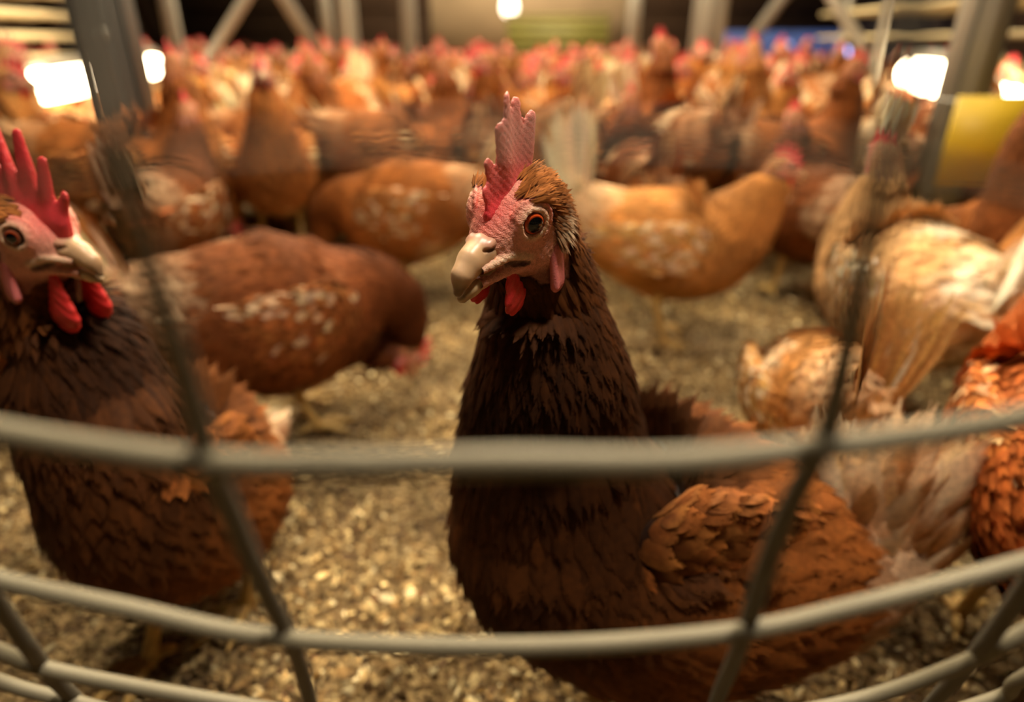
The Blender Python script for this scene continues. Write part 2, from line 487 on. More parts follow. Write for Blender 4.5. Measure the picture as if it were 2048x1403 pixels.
def head_geo(kind):
    """dict of mesh data (V,F,C) in head space, millimetres; x forward, y left, z up"""
    if kind in HEAD_CACHE: return HEAD_CACHE[kind]
    h = {'hero': 0.5, 'left': 0.9, 'mid': 1.7, 'far': 2.6}[kind]
    teeth = {'hero': COMB_HERO, 'left': COMB_LEFT}.get(kind, COMB_SMALL)
    r = {}
    V, F = surface_nets(f_skull, (-42, -24, -60), (26, 24, 24), h); r['skull'] = (V, F, skull_cols(V, {'hero': 0.3, 'left': .5}.get(kind, 0.75)))
    V, F = surface_nets(f_comb(teeth, {'hero': 0.02, 'left': 0.1}.get(kind, 0.12), {'hero': 0.42}.get(kind, 0.5), *([((13, 0, 8.5), (-8, 0, 15), 2.2, 4.4)] if kind == 'hero' else [])), (-44, -18, 0), (32, 18, 56), h)
    up = np.clip((V[:, 2] - 12) / 22, 0, 1)[:, None]
    r['comb'] = (V, F, srgb(228, 70, 76) * (1 - up) + (srgb(236, 150, 138) if kind == 'hero' else srgb(214, 66, 68)) * up)
    V, F = surface_nets(f_beak_up, (2, -12, -20), (40, 12, 12), h)
    tip = np.clip((V[:, 0] - 29) / 4, 0, 1)[:, None] * np.clip((-6 - V[:, 2]) / 4, 0.2, 1)[:, None]; rg = np.clip(1 - np.abs(V[:, 1]) / 3.0, 0, 1)[:, None] * np.clip((V[:, 2] + 6) / 6, 0, 1)[:, None]
    nos = np.clip((V[:, 2] + 1.5) / 2, 0, 1)[:, None] * np.clip((23 - V[:, 0]) / 2, 0, 1)[:, None]
    c = srgb(212, 172, 130) + 0.05 * rg
    c = c * (1 - 0.75 * nos) + srgb(190, 132, 112) * 0.75 * nos
    dark = np.clip(1.25 - np.linalg.norm((np.abs(V) * (0, 1, 0) + V * (1, 0, 1) - np.array((19.6, 5.4, -0.2))) / (3.6, 2.2, 1.1), axis=1), 0, 1)[:, None]
    c = c * (1 - 0.8 * dark) + srgb(70, 40, 30) * 0.8 * dark
    c = c * (1 - 0.75 * tip) + srgb(96, 70, 48) * 0.75 * tip
    r['beak_up'] = (V, F, c)
    V, F = surface_nets(f_beak_low, (2, -12, -24), (40, 12, 0), h)
    tip = np.clip((V[:, 0] - 28) / 4, 0, 1)[:, None]
    r['beak_low'] = (V, F, srgb(214, 182, 140) * (1 - 0.4 * tip) + srgb(130, 96, 60) * 0.4 * tip)
    for s, n in ((1, 'l'), (-1, 'r')):
        ln, ww = {'hero': (15, 6.6), 'left': (27, 9.5)}.get(kind, (15, 6.5))
        V, F = surface_nets(f_wattle(s, ln, ww), (-6, -17, -50), (26, 17, -8), h * 0.8); r['wattle_' + n] = (V, F, np.tile(srgb(214, 50, 48), (len(V), 1)))
        V, F = surface_nets(f_lobe(s), (-22, -24, -34), (0, 24, 0), h * 0.8); r['lobe_' + n] = (V, F, np.tile(srgb(214, 120, 118), (len(V), 1)))
        # eyeball, coloured by the angle off its axis
        nt, npz = (28, 40) if kind in ('hero', 'left') else (10, 12)
        ax = EYE_AX * (1, s, 1); up_ = np.array((0, 0, 1.0)); sd = np.cross(ax, up_)
        th = np.linspace(0, PI * 0.75, nt); ph = np.linspace(0, 2 * PI, npz, endpoint=False)
        T, Pp = np.meshgrid(th, ph, indexing='ij')
        R = 4.9 + 0.35 * np.exp(-(T / 0.5) ** 2)
        V = (EYE_C * (1, s, 1)) + R[..., None] * (np.cos(T)[..., None] * ax + np.sin(T)[..., None] * (np.cos(Pp)[..., None] * sd + np.sin(Pp)[..., None] * up_))
        V = V.reshape(-1, 3)
        i, j = np.meshgrid(range(nt - 1), range(npz), indexing='ij'); j2 = (j + 1) % npz
        F = np.stack((i * npz + j, (i + 1) * npz + j, (i + 1) * npz + j2, i * npz + j2), -1).reshape(-1, 4)
        if s < 0: F = F[:, ::-1]
        t = np.degrees(T.ravel()) + (9 if kind == 'left' else 0)
        c = np.where((t < 36)[:, None], srgb(6, 5, 5), np.where((t < 41)[:, None], srgb(150, 50, 15), np.where((t < 54)[:, None], (srgb(214, 84, 34) if kind == 'hero' else srgb(120, 66, 44)), srgb(60, 30, 22))))  # iris of the other hens darker: the left hen's shade in the colour
        r['eye_' + n] = (V, F, c)
    HEAD_CACHE[kind] = r
    return r


# ------------------------------------------------------------------ lofted trunk
def catmull(P, m):
    P = np.asarray(P, float)
    Q = np.vstack((2 * P[0] - P[1], P, 2 * P[-1] - P[-2]))
    out = []
    for i in range(1, len(Q) - 2):
        t = np.linspace(0, 1, m, endpoint=False)[:, None]
        a, b, c, d = Q[i - 1], Q[i], Q[i + 1], Q[i + 2]
        out.append(0.5 * ((2 * b) + (c - a) * t + (2 * a - 5 * b + 4 * c - d) * t ** 2 + (3 * b - a - 3 * c + d) * t ** 3))
    out.append(P[-1:])
    return np.vstack(out)


def loft(ctrl, m=14, K=48, side0=(0, 1, 0)):
    """ctrl rows x,y,z,half-width,half-height. -> rings (M,K,3), tangents (M,3)"""
    S = catmull(ctrl, m)
    C, W, H = S[:, :3], np.maximum(S[:, 3], 1e-4), np.maximum(S[:, 4], 1e-4)
    T = np.gradient(C, axis=0); T /= np.linalg.norm(T, axis=1)[:, None]
    s = np.array(side0, float)
    a = np.linspace(0, 2 * PI, K, endpoint=False)
    R = np.zeros((len(C), K, 3))
    for i in range(len(C)):
        s = s - (s @ T[i]) * T[i]; s /= np.linalg.norm(s)
        u = np.cross(T[i], s)
        R[i] = C[i] + W[i] * np.cos(a)[:, None] * s + H[i] * np.sin(a)[:, None] * u
    return R, T


def grid_faces(M, K):
    i, j = np.meshgrid(range(M - 1), range(K), indexing='ij'); j2 = (j + 1) % K
    return np.stack((i * K + j, i * K + j2, (i + 1) * K + j2, (i + 1) * K + j), -1).reshape(-1, 4)


def ring_normals(R):
    du = np.gradient(R, axis=0); dv = np.roll(R, -1, 1) - np.roll(R, 1, 1)
    n = np.cross(dv, du)
    n /= np.linalg.norm(n, axis=-1)[..., None] + 1e-12
    c = R.mean(1, keepdims=True)
    sg = np.sign(((R - c) * n).sum(-1))
    return n * sg[..., None]


# ------------------------------------------------------------------ feathers
def feather_geo(G, P, N, D, L, W, lift, col, rng, tipcol=None, curl=0.25, rows=5, ragged=0.0, camber=0.22):
    """adds one blade per row of P; D points to the tip; L, W arrays; col (n,3)"""
    n = len(P)
    if n == 0: return
    L = np.broadcast_to(L, (n,)); W = np.broadcast_to(W, (n,)); lift = np.broadcast_to(lift, (n,))
    D = D - (D * N).sum(1)[:, None] * N; D /= np.linalg.norm(D, axis=1)[:, None] + 1e-12
    S = np.cross(D, N)
    t = np.linspace(0, 1, rows)
    prof = np.interp(t, [0, 0.25, 0.6, 0.85, 1.0], [0.35, 0.85, 1.0, 0.78, 0.12])
    x = np.array((-1, 0, 1.0))
    along = (t[None, :] * L[:, None])
    up = np.sin(lift)[:, None] * along - curl * (t[None, :] ** 2) * L[:, None] * np.sin(lift)[:, None] * 1.2 + 0.0006
    V = (P[:, None, None, :] + (along * np.cos(lift)[:, None])[..., None, None] * D[:, None, None, :]
         + (up[..., None] - camber * np.abs(x)[None, None, :] * (prof[None, :, None] * W[:, None, None]))[..., None] * N[:, None, None, :]
         + (x[None, None, :] * prof[None, :, None] * W[:, None, None])[..., None] * S[:, None, None, :])
    if ragged:
        V += rng.normal(0, 1, V.shape) * (ragged * W)[:, None, None, None] * t[None, :, None, None]
    i, j = np.meshgrid(range(rows - 1), range(2), indexing='ij')
    q = np.stack((i * 3 + j, i * 3 + j + 1, (i + 1) * 3 + j + 1, (i + 1) * 3 + j), -1).reshape(-1, 4)
    F = (q[None] + (np.arange(n) * rows * 3)[:, None, None]).reshape(-1, 4)
    C = np.repeat(col[:, None, None, :], rows, 1).repeat(3, 2).copy()
    if tipcol is not None:
        tc = np.broadcast_to(tipcol, (n, 3))
        k = np.clip((t - 0.55) / 0.45, 0, 1)[None, :, None, None] * np.ones((1, 1, 3, 1))
        k = np.maximum(k, (np.abs(x)[None, None, :, None] * 0.55) * np.clip(t * 2, 0, 1)[None, :, None, None])
        C = C * (1 - k) + tc[:, None, None, :] * k
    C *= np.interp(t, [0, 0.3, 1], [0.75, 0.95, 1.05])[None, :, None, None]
    C *= np.array((1.0, 1.12, 1.0))[None, None, :, None]
    U = np.zeros((n, rows, 3, 2)); U[..., 0] = (x * 0.5 + 0.5)[None, None, :]; U[..., 1] = t[None, :, None]
    G.add(V.reshape(-1, 3), F, C.reshape(-1, 3), U.reshape(-1, 2))


def jitcol(base, n, rng, a=0.22):
    c = np.broadcast_to(base, (n, 3)) * np.exp(rng.normal(0, a, (n, 1)))
    return c * (1 + rng.normal(0, 0.05, (n, 3)))


PAL = {  # deep, main, light, pale
    'rust': (srgb(84, 42, 16), srgb(146, 84, 36), srgb(196, 134, 76), srgb(226, 200, 160)),
    'brown': (srgb(38, 18, 7), srgb(97, 53, 19), srgb(158, 96, 46), srgb(222, 196, 160)),
    'dark': (srgb(54, 26, 12), srgb(106, 56, 25), srgb(168, 104, 54), srgb(214, 184, 146)),
    'orange': (srgb(100, 48, 16), srgb(170, 88, 38), srgb(206, 130, 68), srgb(232, 190, 140)),
    'gold': (srgb(126, 76, 32), srgb(182, 120, 60), srgb(212, 168, 106), srgb(236, 218, 182)),
    'pale': (srgb(140, 98, 56), srgb(196, 150, 98), srgb(222, 192, 146), srgb(238, 224, 196)),
}


def cover(G, R, rng, spacing, Lf, Wf, colf, u0=0.0, u1=1.0, lift=0.16, flip=-1, mask=None, ragged=0.03):
    """rows of overlapping feathers over a loft, tips toward falling u (flip=-1). Lf, Wf, colf are functions of u (and of the angle)"""
    M, K, _ = R.shape
    Nn = ring_normals(R)
    C = R.mean(1)
    s = np.concatenate(([0], np.cumsum(np.linalg.norm(np.diff(C, axis=0), axis=1))))
    u = s / s[-1]
    pos = u0 * s[-1]
    rowi = 0
    while pos < u1 * s[-1]:
        uu = pos / s[-1]
        L = Lf(uu); Wd = Wf(uu)
        k = np.interp(uu, u, np.arange(M))
        k0 = int(min(k, M - 2)); fr = k - k0
        ring = R[k0] * (1 - fr) + R[k0 + 1] * fr
        per = np.linalg.norm(np.roll(ring, -1, 0) - ring, axis=1).sum()
        n = max(3, int(per / (Wd * spacing[1])))
        a = (np.arange(n) + 0.5 * (rowi % 2) + rng.uniform(-0.3, 0.3, n)) / n % 1.0
        kk = np.clip(k + rng.normal(0, 0.25, n) * L * spacing[0] / s[-1] * M, 0, M - 1.001)
        ki = kk.astype(int); kf = (kk - ki)[:, None]
        jj = a * K; ji = jj.astype(int) % K; jf = (jj - jj.astype(int))[:, None]
        j2 = (ji + 1) % K
        def smp(A): return (A[ki, ji] * (1 - jf) + A[ki, j2] * jf) * (1 - kf) + (A[ki + 1, ji] * (1 - jf) + A[ki + 1, j2] * jf) * kf
        P = smp(R); N_ = smp(Nn); N_ /= np.linalg.norm(N_, axis=1)[:, None] + 1e-9
        Pm = R[np.clip(ki + 2, 0, M - 1), ji] - R[np.clip(ki - 2, 0, M - 1), ji]
        D = Pm * (1 if flip > 0 else -1) + rng.normal(0, 0.10, (n, 3)) * np.linalg.norm(Pm, axis=1)[:, None]
        col, tip = colf(uu, a, n)
        sel = np.ones(n, bool) if mask is None else mask(P, uu, a)
        if sel.any():
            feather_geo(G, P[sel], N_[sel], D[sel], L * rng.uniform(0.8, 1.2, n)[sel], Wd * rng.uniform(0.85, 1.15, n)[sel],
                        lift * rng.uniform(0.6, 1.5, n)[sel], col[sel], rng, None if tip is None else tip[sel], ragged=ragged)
        pos += L * spacing[0]
        rowi += 1


def xf_head(pos, fwd, roll=0.0, scale=0.001):
    f = np.array(fwd, float); f /= np.linalg.norm(f)
    u = np.array((0, 0, 1.0)); l = np.cross(u, f); l /= np.linalg.norm(l); u = np.cross(f, l)
    c, s = math.cos(roll), math.sin(roll)
    l, u = c * l + s * u, c * u - s * l
    M = np.eye(4)
    M[:3, 0] = f * scale; M[:3, 1] = l * scale; M[:3, 2] = u * scale; M[:3, 3] = pos
    return M


def leg_geo(hip, foot, yaw, split=False):
    """feathered shank-top hidden in the plumage, bare shank, three front toes, one back toe"""
    G = Geo()
    hip = np.array(hip, float); foot = np.array(foot, float)
    f = np.array((math.cos(yaw), math.sin(yaw), 0)); s = np.array((-math.sin(yaw), math.cos(yaw), 0))
    hock = foot + np.array((0, 0, 0.075)) - f * 0.022
    cy = srgb(196, 160, 92)
    def tube(pts, n=10):
        R, T = loft(np.array(pts), 5, n, side0=s)
        G.add(R.reshape(-1, 3), grid_faces(*R.shape[:2]), cy * 1.0)
    tube([(*hip, .016, .018), (*((hip + hock) / 2), .011, .012), (*hock, .0068, .0068), (*(foot * .55 + hock * .45), .0048, .0052), (*(foot + np.array((0, 0, .008))), .0055, .006), (*foot, .004, .003)])
    G2 = Geo() if split else G
    G_ = G; G = G2
    for ang, ln in ((0, .040), (0.62, .032), (-0.62, .032), (PI * 0.95, .018)):
        d = f * math.cos(ang) + s * math.sin(ang)
        b = foot + np.array((0, 0, .006))
        tube([(*b, .0045, .0045), (*(b + d * ln * .5 + np.array((0, 0, .0005))), .0042, .0042), (*(foot + d * ln * .85 + np.array((0, 0, .004))), .0036, .0036),
              (*(foot + d * ln + np.array((0, 0, .0025))), .0022, .0022), (*(foot + d * (ln + .008) + np.array((0, 0, .0012))), .0006, .0006)], 8)
    return (G_, G2)


def tail_geo(root, back, up, pal, rng, n=15, ln=0.11, spread=0.9, pale=0.3, wdt=0.014, rows=7):
    """fan of long tail feathers plus coverts over its root"""
    G = Geo()
    back = np.array(back, float); back /= np.linalg.norm(back); up = np.array(up, float)
    up = up - (up @ back) * back; up /= np.linalg.norm(up); side = np.cross(back, up)
    root = np.array(root, float)
    for lay in range(2):
        a = np.linspace(-1, 1, n - lay * 3) * spread * (1 - 0.15 * lay)
        m = len(a)
        # hen tail: tent shaped, feathers lie on two slanting sides
        D = back[None] * np.cos(a)[:, None] + up[None] * (0.35 + 0.65 * np.cos(a))[:, None] * 0.5 + side[None] * np.sin(a)[:, None] * 0.75
        N_ = side[None] * np.sign(a + 1e-6)[:, None] * 0.85 + up[None] * 0.5 - back[None] * 0.2
        N_ /= np.linalg.norm(N_, axis=1)[:, None]
        P = root[None] + side[None] * (a * 0.012)[:, None] - back[None] * 0.01 - up[None] * (np.abs(a) * 0.018)[:, None]
        col = jitcol(pal[1], m, rng, 0.18); tip = jitcol(pal[2], m, rng, 0.12)
        pk = rng.random(m) < pale
        col[pk] = jitcol(pal[3], int(pk.sum()), rng, .1); tip[pk] = col[pk]
        feather_geo(G, P, N_, D, ln * (1 - 0.25 * lay) * rng.uniform(.88, 1.05, m), wdt, 0.05, col, rng, tip, rows=rows, camber=0.3, ragged=0.02)
    m = n * 5
    a = rng.uniform(-1.5, 1.5, m); k = rng.uniform(0, 1, m)
    D = back[None] + up[None] * 0.35 + side[None] * (np.sin(a) * .45)[:, None]
    N_ = side[None] * np.sin(a)[:, None] + up[None] * np.cos(a)[:, None]
    P = root[None] - back[None] * (0.03 * k)[:, None] + N_ * 0.016 - up[None] * 0.006
    feather_geo(G, P, N_, D, 0.045 * rng.uniform(.8, 1.2, m), 0.010, 0.25, jitcol(pal[2], m, rng, .25), rng, jitcol(pal[3], m, rng, .2), rows=4, ragged=0.06)
    return G


def fluff_tail(pts, up, out, pal, rng, n=260, ln=.055, wd=.006):
    """ragged tuft of soft feathers: pts rows are the two ends of the rump line they rise from"""
    G = Geo()
    a, b = np.array(pts[0], float), np.array(pts[1], float)
    up = np.array(up, float); up /= np.linalg.norm(up); out = np.array(out, float)
    out -= (out @ up) * up; out /= np.linalg.norm(out)
    line = (b - a); ll = np.linalg.norm(line); sd = line / ll
    t = rng.random(n); dp = rng.random(n)
    P = a[None] + line[None] * t[:, None] + up[None] * (rng.uniform(-.35, .55, n) * ln)[:, None] - out[None] * (dp * .03)[:, None]
    D = up[None] * 1.0 + sd[None] * ((t - .5) * 1.1 + rng.normal(0, .16, n))[:, None] + out[None] * rng.normal(.12, .12, n)[:, None]
    N_ = out[None] + sd[None] * ((t - .5) * .9)[:, None] + rng.normal(0, .15, (n, 3)); N_ /= np.linalg.norm(N_, axis=1)[:, None]
    h = ((P - a[None]) @ up) / ln
    k = np.clip(rng.normal(.12, .25, n) + .5 * np.abs(t - .5) + .3 * (h > .2), 0, 1)[:, None]
    c = (pal[1] * (1 - k) + pal[3] * k) * np.exp(rng.normal(0, .15, (n, 1)))
    feather_geo(G, P, N_, D, ln * rng.uniform(.6, 1.15, n), wd * rng.uniform(.7, 1.4, n), rng.uniform(.02, .3, n), c, rng, c * .4 + pal[3] * .6, rows=6, ragged=.06, curl=.6)
    return G


def wing_geo(ctrl, outward, pal, rng, K=24, fine=1.0, side0=(0, 0, 1), cols=None, pale=0.20):
    """folded wing: flat loft from shoulder to tip with coverts, long flight feathers at the end"""
    G = Geo()
    R, T = loft(np.array(ctrl), 10, K, side0=side0)
    G.add(R.reshape(-1, 3), grid_faces(*R.shape[:2]), pal[0])
    out = np.array(outward, float)
    def colf(u, a, n):
        base = pal[1] * (1 - 0.15 * u) + pal[0] * .15 * u
        c = jitcol(base, n, rng, .22); t = jitcol(pal[2], n, rng, .2)
        pk = rng.random(n) < pale
        c[pk] = c[pk] * .5 + jitcol(pal[3], int(pk.sum()), rng, .1) * .5; t[pk] = jitcol(pal[3], int(pk.sum()), rng, .1)
        return c, t
    c0 = R.mean(1)
    cen = lambda P: c0[np.argmin(((P[:, None] - c0[None]) ** 2).sum(-1), axis=1)]
    cover(G, R[::-1], rng, (0.36 * fine, 0.75 * fine), lambda u: np.interp(1 - u, [0, .4, .75, 1], [.018, .026, .04, .05]) * (0.6 + .4 * fine),
          lambda u: np.interp(1 - u, [0, .5, 1], [.0065, .009, .0075]) * (0.6 + .4 * fine), colf, 0.0, 0.98, 0.10, mask=lambda P, u, a: ((P - cen(P)) @ out) > -0.002, ragged=0.02)
    return G


def body_cols(pal, rng, palebelly=0.5, mott=0.1, extra=None):
    f = rng.uniform(0, 6.28, 6)
    def colf(u, a, n):
        # a=.25 is the upper side in the loft's frame
        A = a * 2 * PI
        upv = np.sin(A)
        low = np.clip(-upv * 0.8 - 0.1, 0, 1)[:, None]
        base = pal[1] * (1 - low * palebelly) + pal[2] * low * palebelly
        if u < 0.14: base = base * 0.6 + pal[3] * 0.4
        elif u < 0.2: base = base * 0.8 + pal[3] * 0.2
        if u > 0.72: base = base * 0.75 + pal[0] * 0.25
        v = np.sin(A + f[0] + 7 * u) + np.sin(2 * A + f[1] - 10 * u) + np.sin(15 * u + f[2] + A)
        q = np.sin(A + f[3] + 7 * u) + np.sin(2 * A + f[4] - 23 * u)
        base = base * (1 + 0.16 * q[:, None])
        pk = np.clip((v - (2.3 - 6 * mott)) / 1.2 + rng.normal(0, .25, n), 0, 1)[:, None] * 0.8 * float(np.clip((.66 - u) * 8, 0, 1))
        base = base * (1 - pk) + pal[3] * pk
        c = base * np.exp(rng.normal(0, .16, (n, 1)))
        t = c * 0.8 + jitcol(pal[2], n, rng, .12) * 0.2 * float(np.clip(1.6 - 2 * u, 0, 1))
        return c, t
    return colf


HEAD_FEATHER_SETS = {}


def head_feathers(G, kind, X, pal, rng, n):
    V, F, _ = head_geo(kind)['skull']
    key = kind
    if key not in HEAD_FEATHER_SETS: HEAD_FEATHER_SETS[key] = vnormals(V, F)
    Nn = HEAD_FEATHER_SETS[key]
    x, y, z = V[:, 0], np.abs(V[:, 1]), V[:, 2]
    m = (x < -5.5 + 0.25 * z) & (z > -14) | (x < -9) & (z > -40) | (z < -17) & (x < 2 + (z + 17) * .2) & (z > -42)
    m |= (z > 12.5) & (x < 5) & (y > 4.5)
    m |= (z < -17.5) & (z > -58) & (x < 7)
    m &= ~((z < -6) & (z > -24) & (x > -15) & (y > 10))
    idx = np.flatnonzero(m)
    idx = rng.choice(idx, min(n, len(idx)), replace=False)
    P, N_ = V[idx], Nn[idx]
    D = np.zeros_like(P)
    back = np.clip((P[:, 2] + 4) / 14, 0, 1)
    D[:, 0] = -1.0 * back - 0.35; D[:, 2] = -1.15 * (1 - back) - 0.15
    D[:, 1] = np.sign(P[:, 1]) * 0.35 * (P[:, 2] > 6)
    D[:, 1] += 0.35 * np.sin(P[:, 0] * .9 + P[:, 2] * 1.1); D += rng.normal(0, .10, D.shape)
    # to world
    A = X[:3, :3]; sc_ = np.linalg.norm(A[:, 0]); A = A / sc_
    Pw = P @ X[:3, :3].T + X[:3, 3]; Nw = N_ @ A.T; Dw = D @ A.T
    low = np.clip((-P[:, 2] - 8) / 20, 0, 1)
    L = (0.0066 + 0.010 * low) * rng.uniform(.7, 1.3, len(P)); W = (0.00052 + 0.0011 * low) * (1 if kind == 'hero' else 1.7)
    lt = np.clip((P[:, 2] - 2) / 12, 0, 1)[:, None]
    ear = np.exp(-(((P[:, 0] + 12) / 4) ** 2 + ((P[:, 2] + 1) / 5) ** 2))[:, None]
    c = (pal[1] * (1 - lt) + pal[2] * lt) * np.exp(rng.normal(0, .25, (len(P), 1)))
    c = c * (1 - ear) + pal[3] * 0.9 * ear
    lowc = np.clip((-P[:, 2] - 9) / 7, 0, 1)[:, None]; dk = (pal[1] * .7 + pal[0] * .3) * (1 if kind != 'hero' else .8)
    c = c * (1 - lowc) + dk * lowc * np.exp(rng.normal(0, .2, (len(P), 1)))
    feather_geo(G, Pw, Nw, Dw, L, W, 0.28, c, rng, c * (0.6 + .4 * lowc) + pal[2] * 0.4 * (1 - lowc), rows=4, ragged=0.02)


def build_hen(root, ctrl, headX, kind, pal, seed, tail=None, wings=(), legs=(), detail=1.0, side0=(0, 1, 0), cuts=None, mott=0.1, palebelly=0.5, shade_cols=None):
    """parts are made in the root's own space"""
    rng = np.random.default_rng(seed)
    hd = head_geo(kind)
    A = headX[:3, :3]; t = headX[:3, 3]
    ap = lambda V: V @ A.T + t
    # body: trunk, neck and head skin, plumage rooted on it
    G = Geo()
    R, T = loft(np.array(ctrl), 12, 40 if detail >= 1 else 24, side0=side0)
    G.add(R.reshape(-1, 3), grid_faces(*R.shape[:2]), pal[0] * 0.8)
    parts = []
    body = G
    V, F, C = hd['skull']
    me = mesh_from('hen_body', np.vstack((R.reshape(-1, 3), ap(V))), np.vstack((grid_faces(*R.shape[:2]), F + R.shape[0] * R.shape[1])),
                   np.vstack((np.tile(pal[0] * .8, (R.shape[0] * R.shape[1], 1)), C)), None, True, (M_SKIN,))
    parts.append(('body', me, None))
    G = Geo()
    s = detail
    Lf = lambda u: np.interp(u, [0, .12, .3, .55, .7, .8, .92, 1], [.046, .044, .034, .029, .027, .025, .017, .010]) * (1.0 if s >= 1 else 1.0 / s ** .5)
    Wf = lambda u: np.interp(u, [0, .12, .3, .55, .7, .8, .92, 1], [.0085, .009, .0085, .0075, .0050, .0032, .0022, .0016]) * (1.0 if s >= 1 else 1.0 / s ** .8)
    sp = (0.22, 0.80) if s >= 1 else (0.30, 0.85)
    cf = shade_cols(pal, rng) if shade_cols else body_cols(pal, rng, palebelly, mott)
    cover(G, R, rng, sp, Lf, Wf, cf, 0.015, 0.965 if kind in ('hero', 'left') else .99, 0.12)
    if kind in ('hero', 'left'):
        head_feathers(G, kind, headX, pal, rng, 13000 if kind == 'hero' else 3000)
    elif kind == 'mid':
        head_feathers(G, kind, headX, pal, rng, 380)
    MF = M_FEATHER if detail >= 1 else M_FEATHER_FAR
    parts.append(('plumage', G.mesh('hen_plumage', (MF,)), None))
    def part(nm, key, mat, lab=None):
        V, F, C = hd[key]
        parts.append((nm, mesh_from('hen_' + nm, ap(V), F, C, None, True, (mat,)), lab))
    part('comb', 'comb', M_COMB)
    V1, F1, C1 = hd['beak_up']; V2, F2, C2 = hd['beak_low']
    if kind in ('hero', 'left'):
        part('upper_beak', 'beak_up', M_BEAK); part('lower_beak', 'beak_low', M_BEAK)
    else:
        parts.append(('beak', mesh_from('hen_beak', ap(np.vstack((V1, V2))), np.vstack((F1, F2 + len(V1))), np.vstack((C1, C2)), None, True, (M_BEAK,)), None))
    if kind != 'far':
        for n in ('l', 'r'):
            part('wattle', 'wattle_' + n, M_COMB); part('eye', 'eye_' + n, M_EYE)
            part('earlobe', 'lobe_' + n, M_COMB)
    if tail and 'pts' in tail: parts.append(('tail', fluff_tail(rng=rng, **tail).mesh('hen_tail', (MF,)), None))
    elif tail: parts.append(('tail', tail_geo(pal=tail.pop('pal', pal), rng=rng, **tail).mesh('hen_tail', (MF,)), None))
    for (wc, outw, s0) in wings:
        parts.append(('wing', wing_geo(wc, outw, pal, rng, fine=1.0 if s >= 1 else 1.7, side0=s0, pale=.0 if kind in ('hero', 'left') else .2).mesh('hen_wing', (MF,)), None))
    for (hip, foot, yaw) in legs:
        g1, g2 = leg_geo(hip, foot, yaw, detail >= 1)
        parts.append(('leg', g1.mesh('hen_leg', (M_SHANK,)), g2.mesh('hen_foot', (M_SHANK,)) if detail >= 1 else None))
    out = []
    for nm, me, sub in parts:
        o = link(nm, me, root); out.append(o)
        if sub is not None: link('foot', sub, o)
    return out


def tint(root, c):
    for ch in root.children: ch.color = (*c, 1)


POSES = {
    'alert': dict(c=[(-.165, 0, .235, .012, .014), (-.135, 0, .222, .040, .042), (-.08, 0, .195, .064, .066), (-.01, 0, .175, .074, .078), (.05, 0, .180, .066, .074),
                     (.092, 0, .212, .050, .056), (.112, 0, .255, .034, .037), (.120, 0, .295, .026, .028), (.122, 0, .325, .021, .022), (.126, 0, .345, .015, .016)], h=(.134, 0, .362), f=(1, 0, -.12)),
    'forward': dict(c=[(-.165, 0, .240, .012, .014), (-.135, 0, .225, .040, .042), (-.08, 0, .198, .064, .066), (-.01, 0, .180, .074, .076), (.055, 0, .185, .064, .070),
                       (.105, 0, .212, .046, .050), (.140, 0, .245, .032, .034), (.165, 0, .275, .025, .026), (.180, 0, .297, .020, .021), (.186, 0, .312, .014, .015)], h=(.196, 0, .325), f=(1, 0, -.25)),
    'peck': dict(c=[(-.165, 0, .265, .012, .014), (-.135, 0, .250, .042, .044), (-.08, 0, .215, .066, .068), (-.01, 0, .182, .074, .078), (.055, 0, .158, .062, .068),
                    (.105, 0, .138, .045, .048), (.145, 0, .118, .032, .034), (.172, 0, .095, .025, .026), (.188, 0, .075, .020, .021), (.195, 0, .065, .014, .015)], h=(.206, 0, .055), f=(.55, 0, -.85)),
    'delve': dict(c=[(-.165, 0, .195, .012, .014), (-.135, 0, .182, .044, .046), (-.08, 0, .160, .070, .072), (-.01, 0, .145, .080, .086), (.055, 0, .145, .070, .076),
                     (.100, 0, .148, .052, .054), (.132, 0, .132, .037, .038), (.144, 0, .106, .027, .028), (.146, 0, .082, .021, .022), (.144, 0, .070, .015, .016)], h=(.148, 0, .053), f=(.25, 0, -.95)),
    'stalk': dict(c=[(-.165, 0, .245, .012, .014), (-.135, 0, .228, .040, .042), (-.08, 0, .195, .064, .068), (-.01, 0, .176, .074, .082), (.050, 0, .176, .068, .080),
                       (.092, 0, .200, .056, .062), (.118, 0, .232, .042, .045), (.136, 0, .260, .032, .033), (.148, 0, .282, .025, .026), (.154, 0, .298, .018, .019)], h=(.166, 0, .308), f=(1, 0, -.18)),
    'turned': dict(c=[(-.165, 0, .235, .012, .014), (-.135, 0, .222, .042, .042), (-.08, 0, .195, .066, .066), (-.01, 0, .175, .076, .078), (.05, 0, .178, .066, .074),
                      (.088, .004, .210, .050, .054), (.098, .012, .252, .034, .036), (.098, .018, .290, .026, .027), (.096, .022, .320, .021, .022), (.094, .026, .338, .015, .016)], h=(.090, .034, .354), f=(-.25, 1, -.1)),
    'hunched': dict(c=[(-.160, 0, .205, .012, .014), (-.130, 0, .195, .046, .046), (-.08, 0, .175, .070, .070), (-.01, 0, .160, .080, .082), (.045, 0, .165, .072, .078),
                       (.078, 0, .195, .056, .058), (.090, 0, .228, .042, .042), (.096, 0, .255, .031, .031), (.100, 0, .278, .023, .024), (.104, 0, .294, .016, .016)], h=(.112, 0, .310), f=(1, 0, -.2)),
}


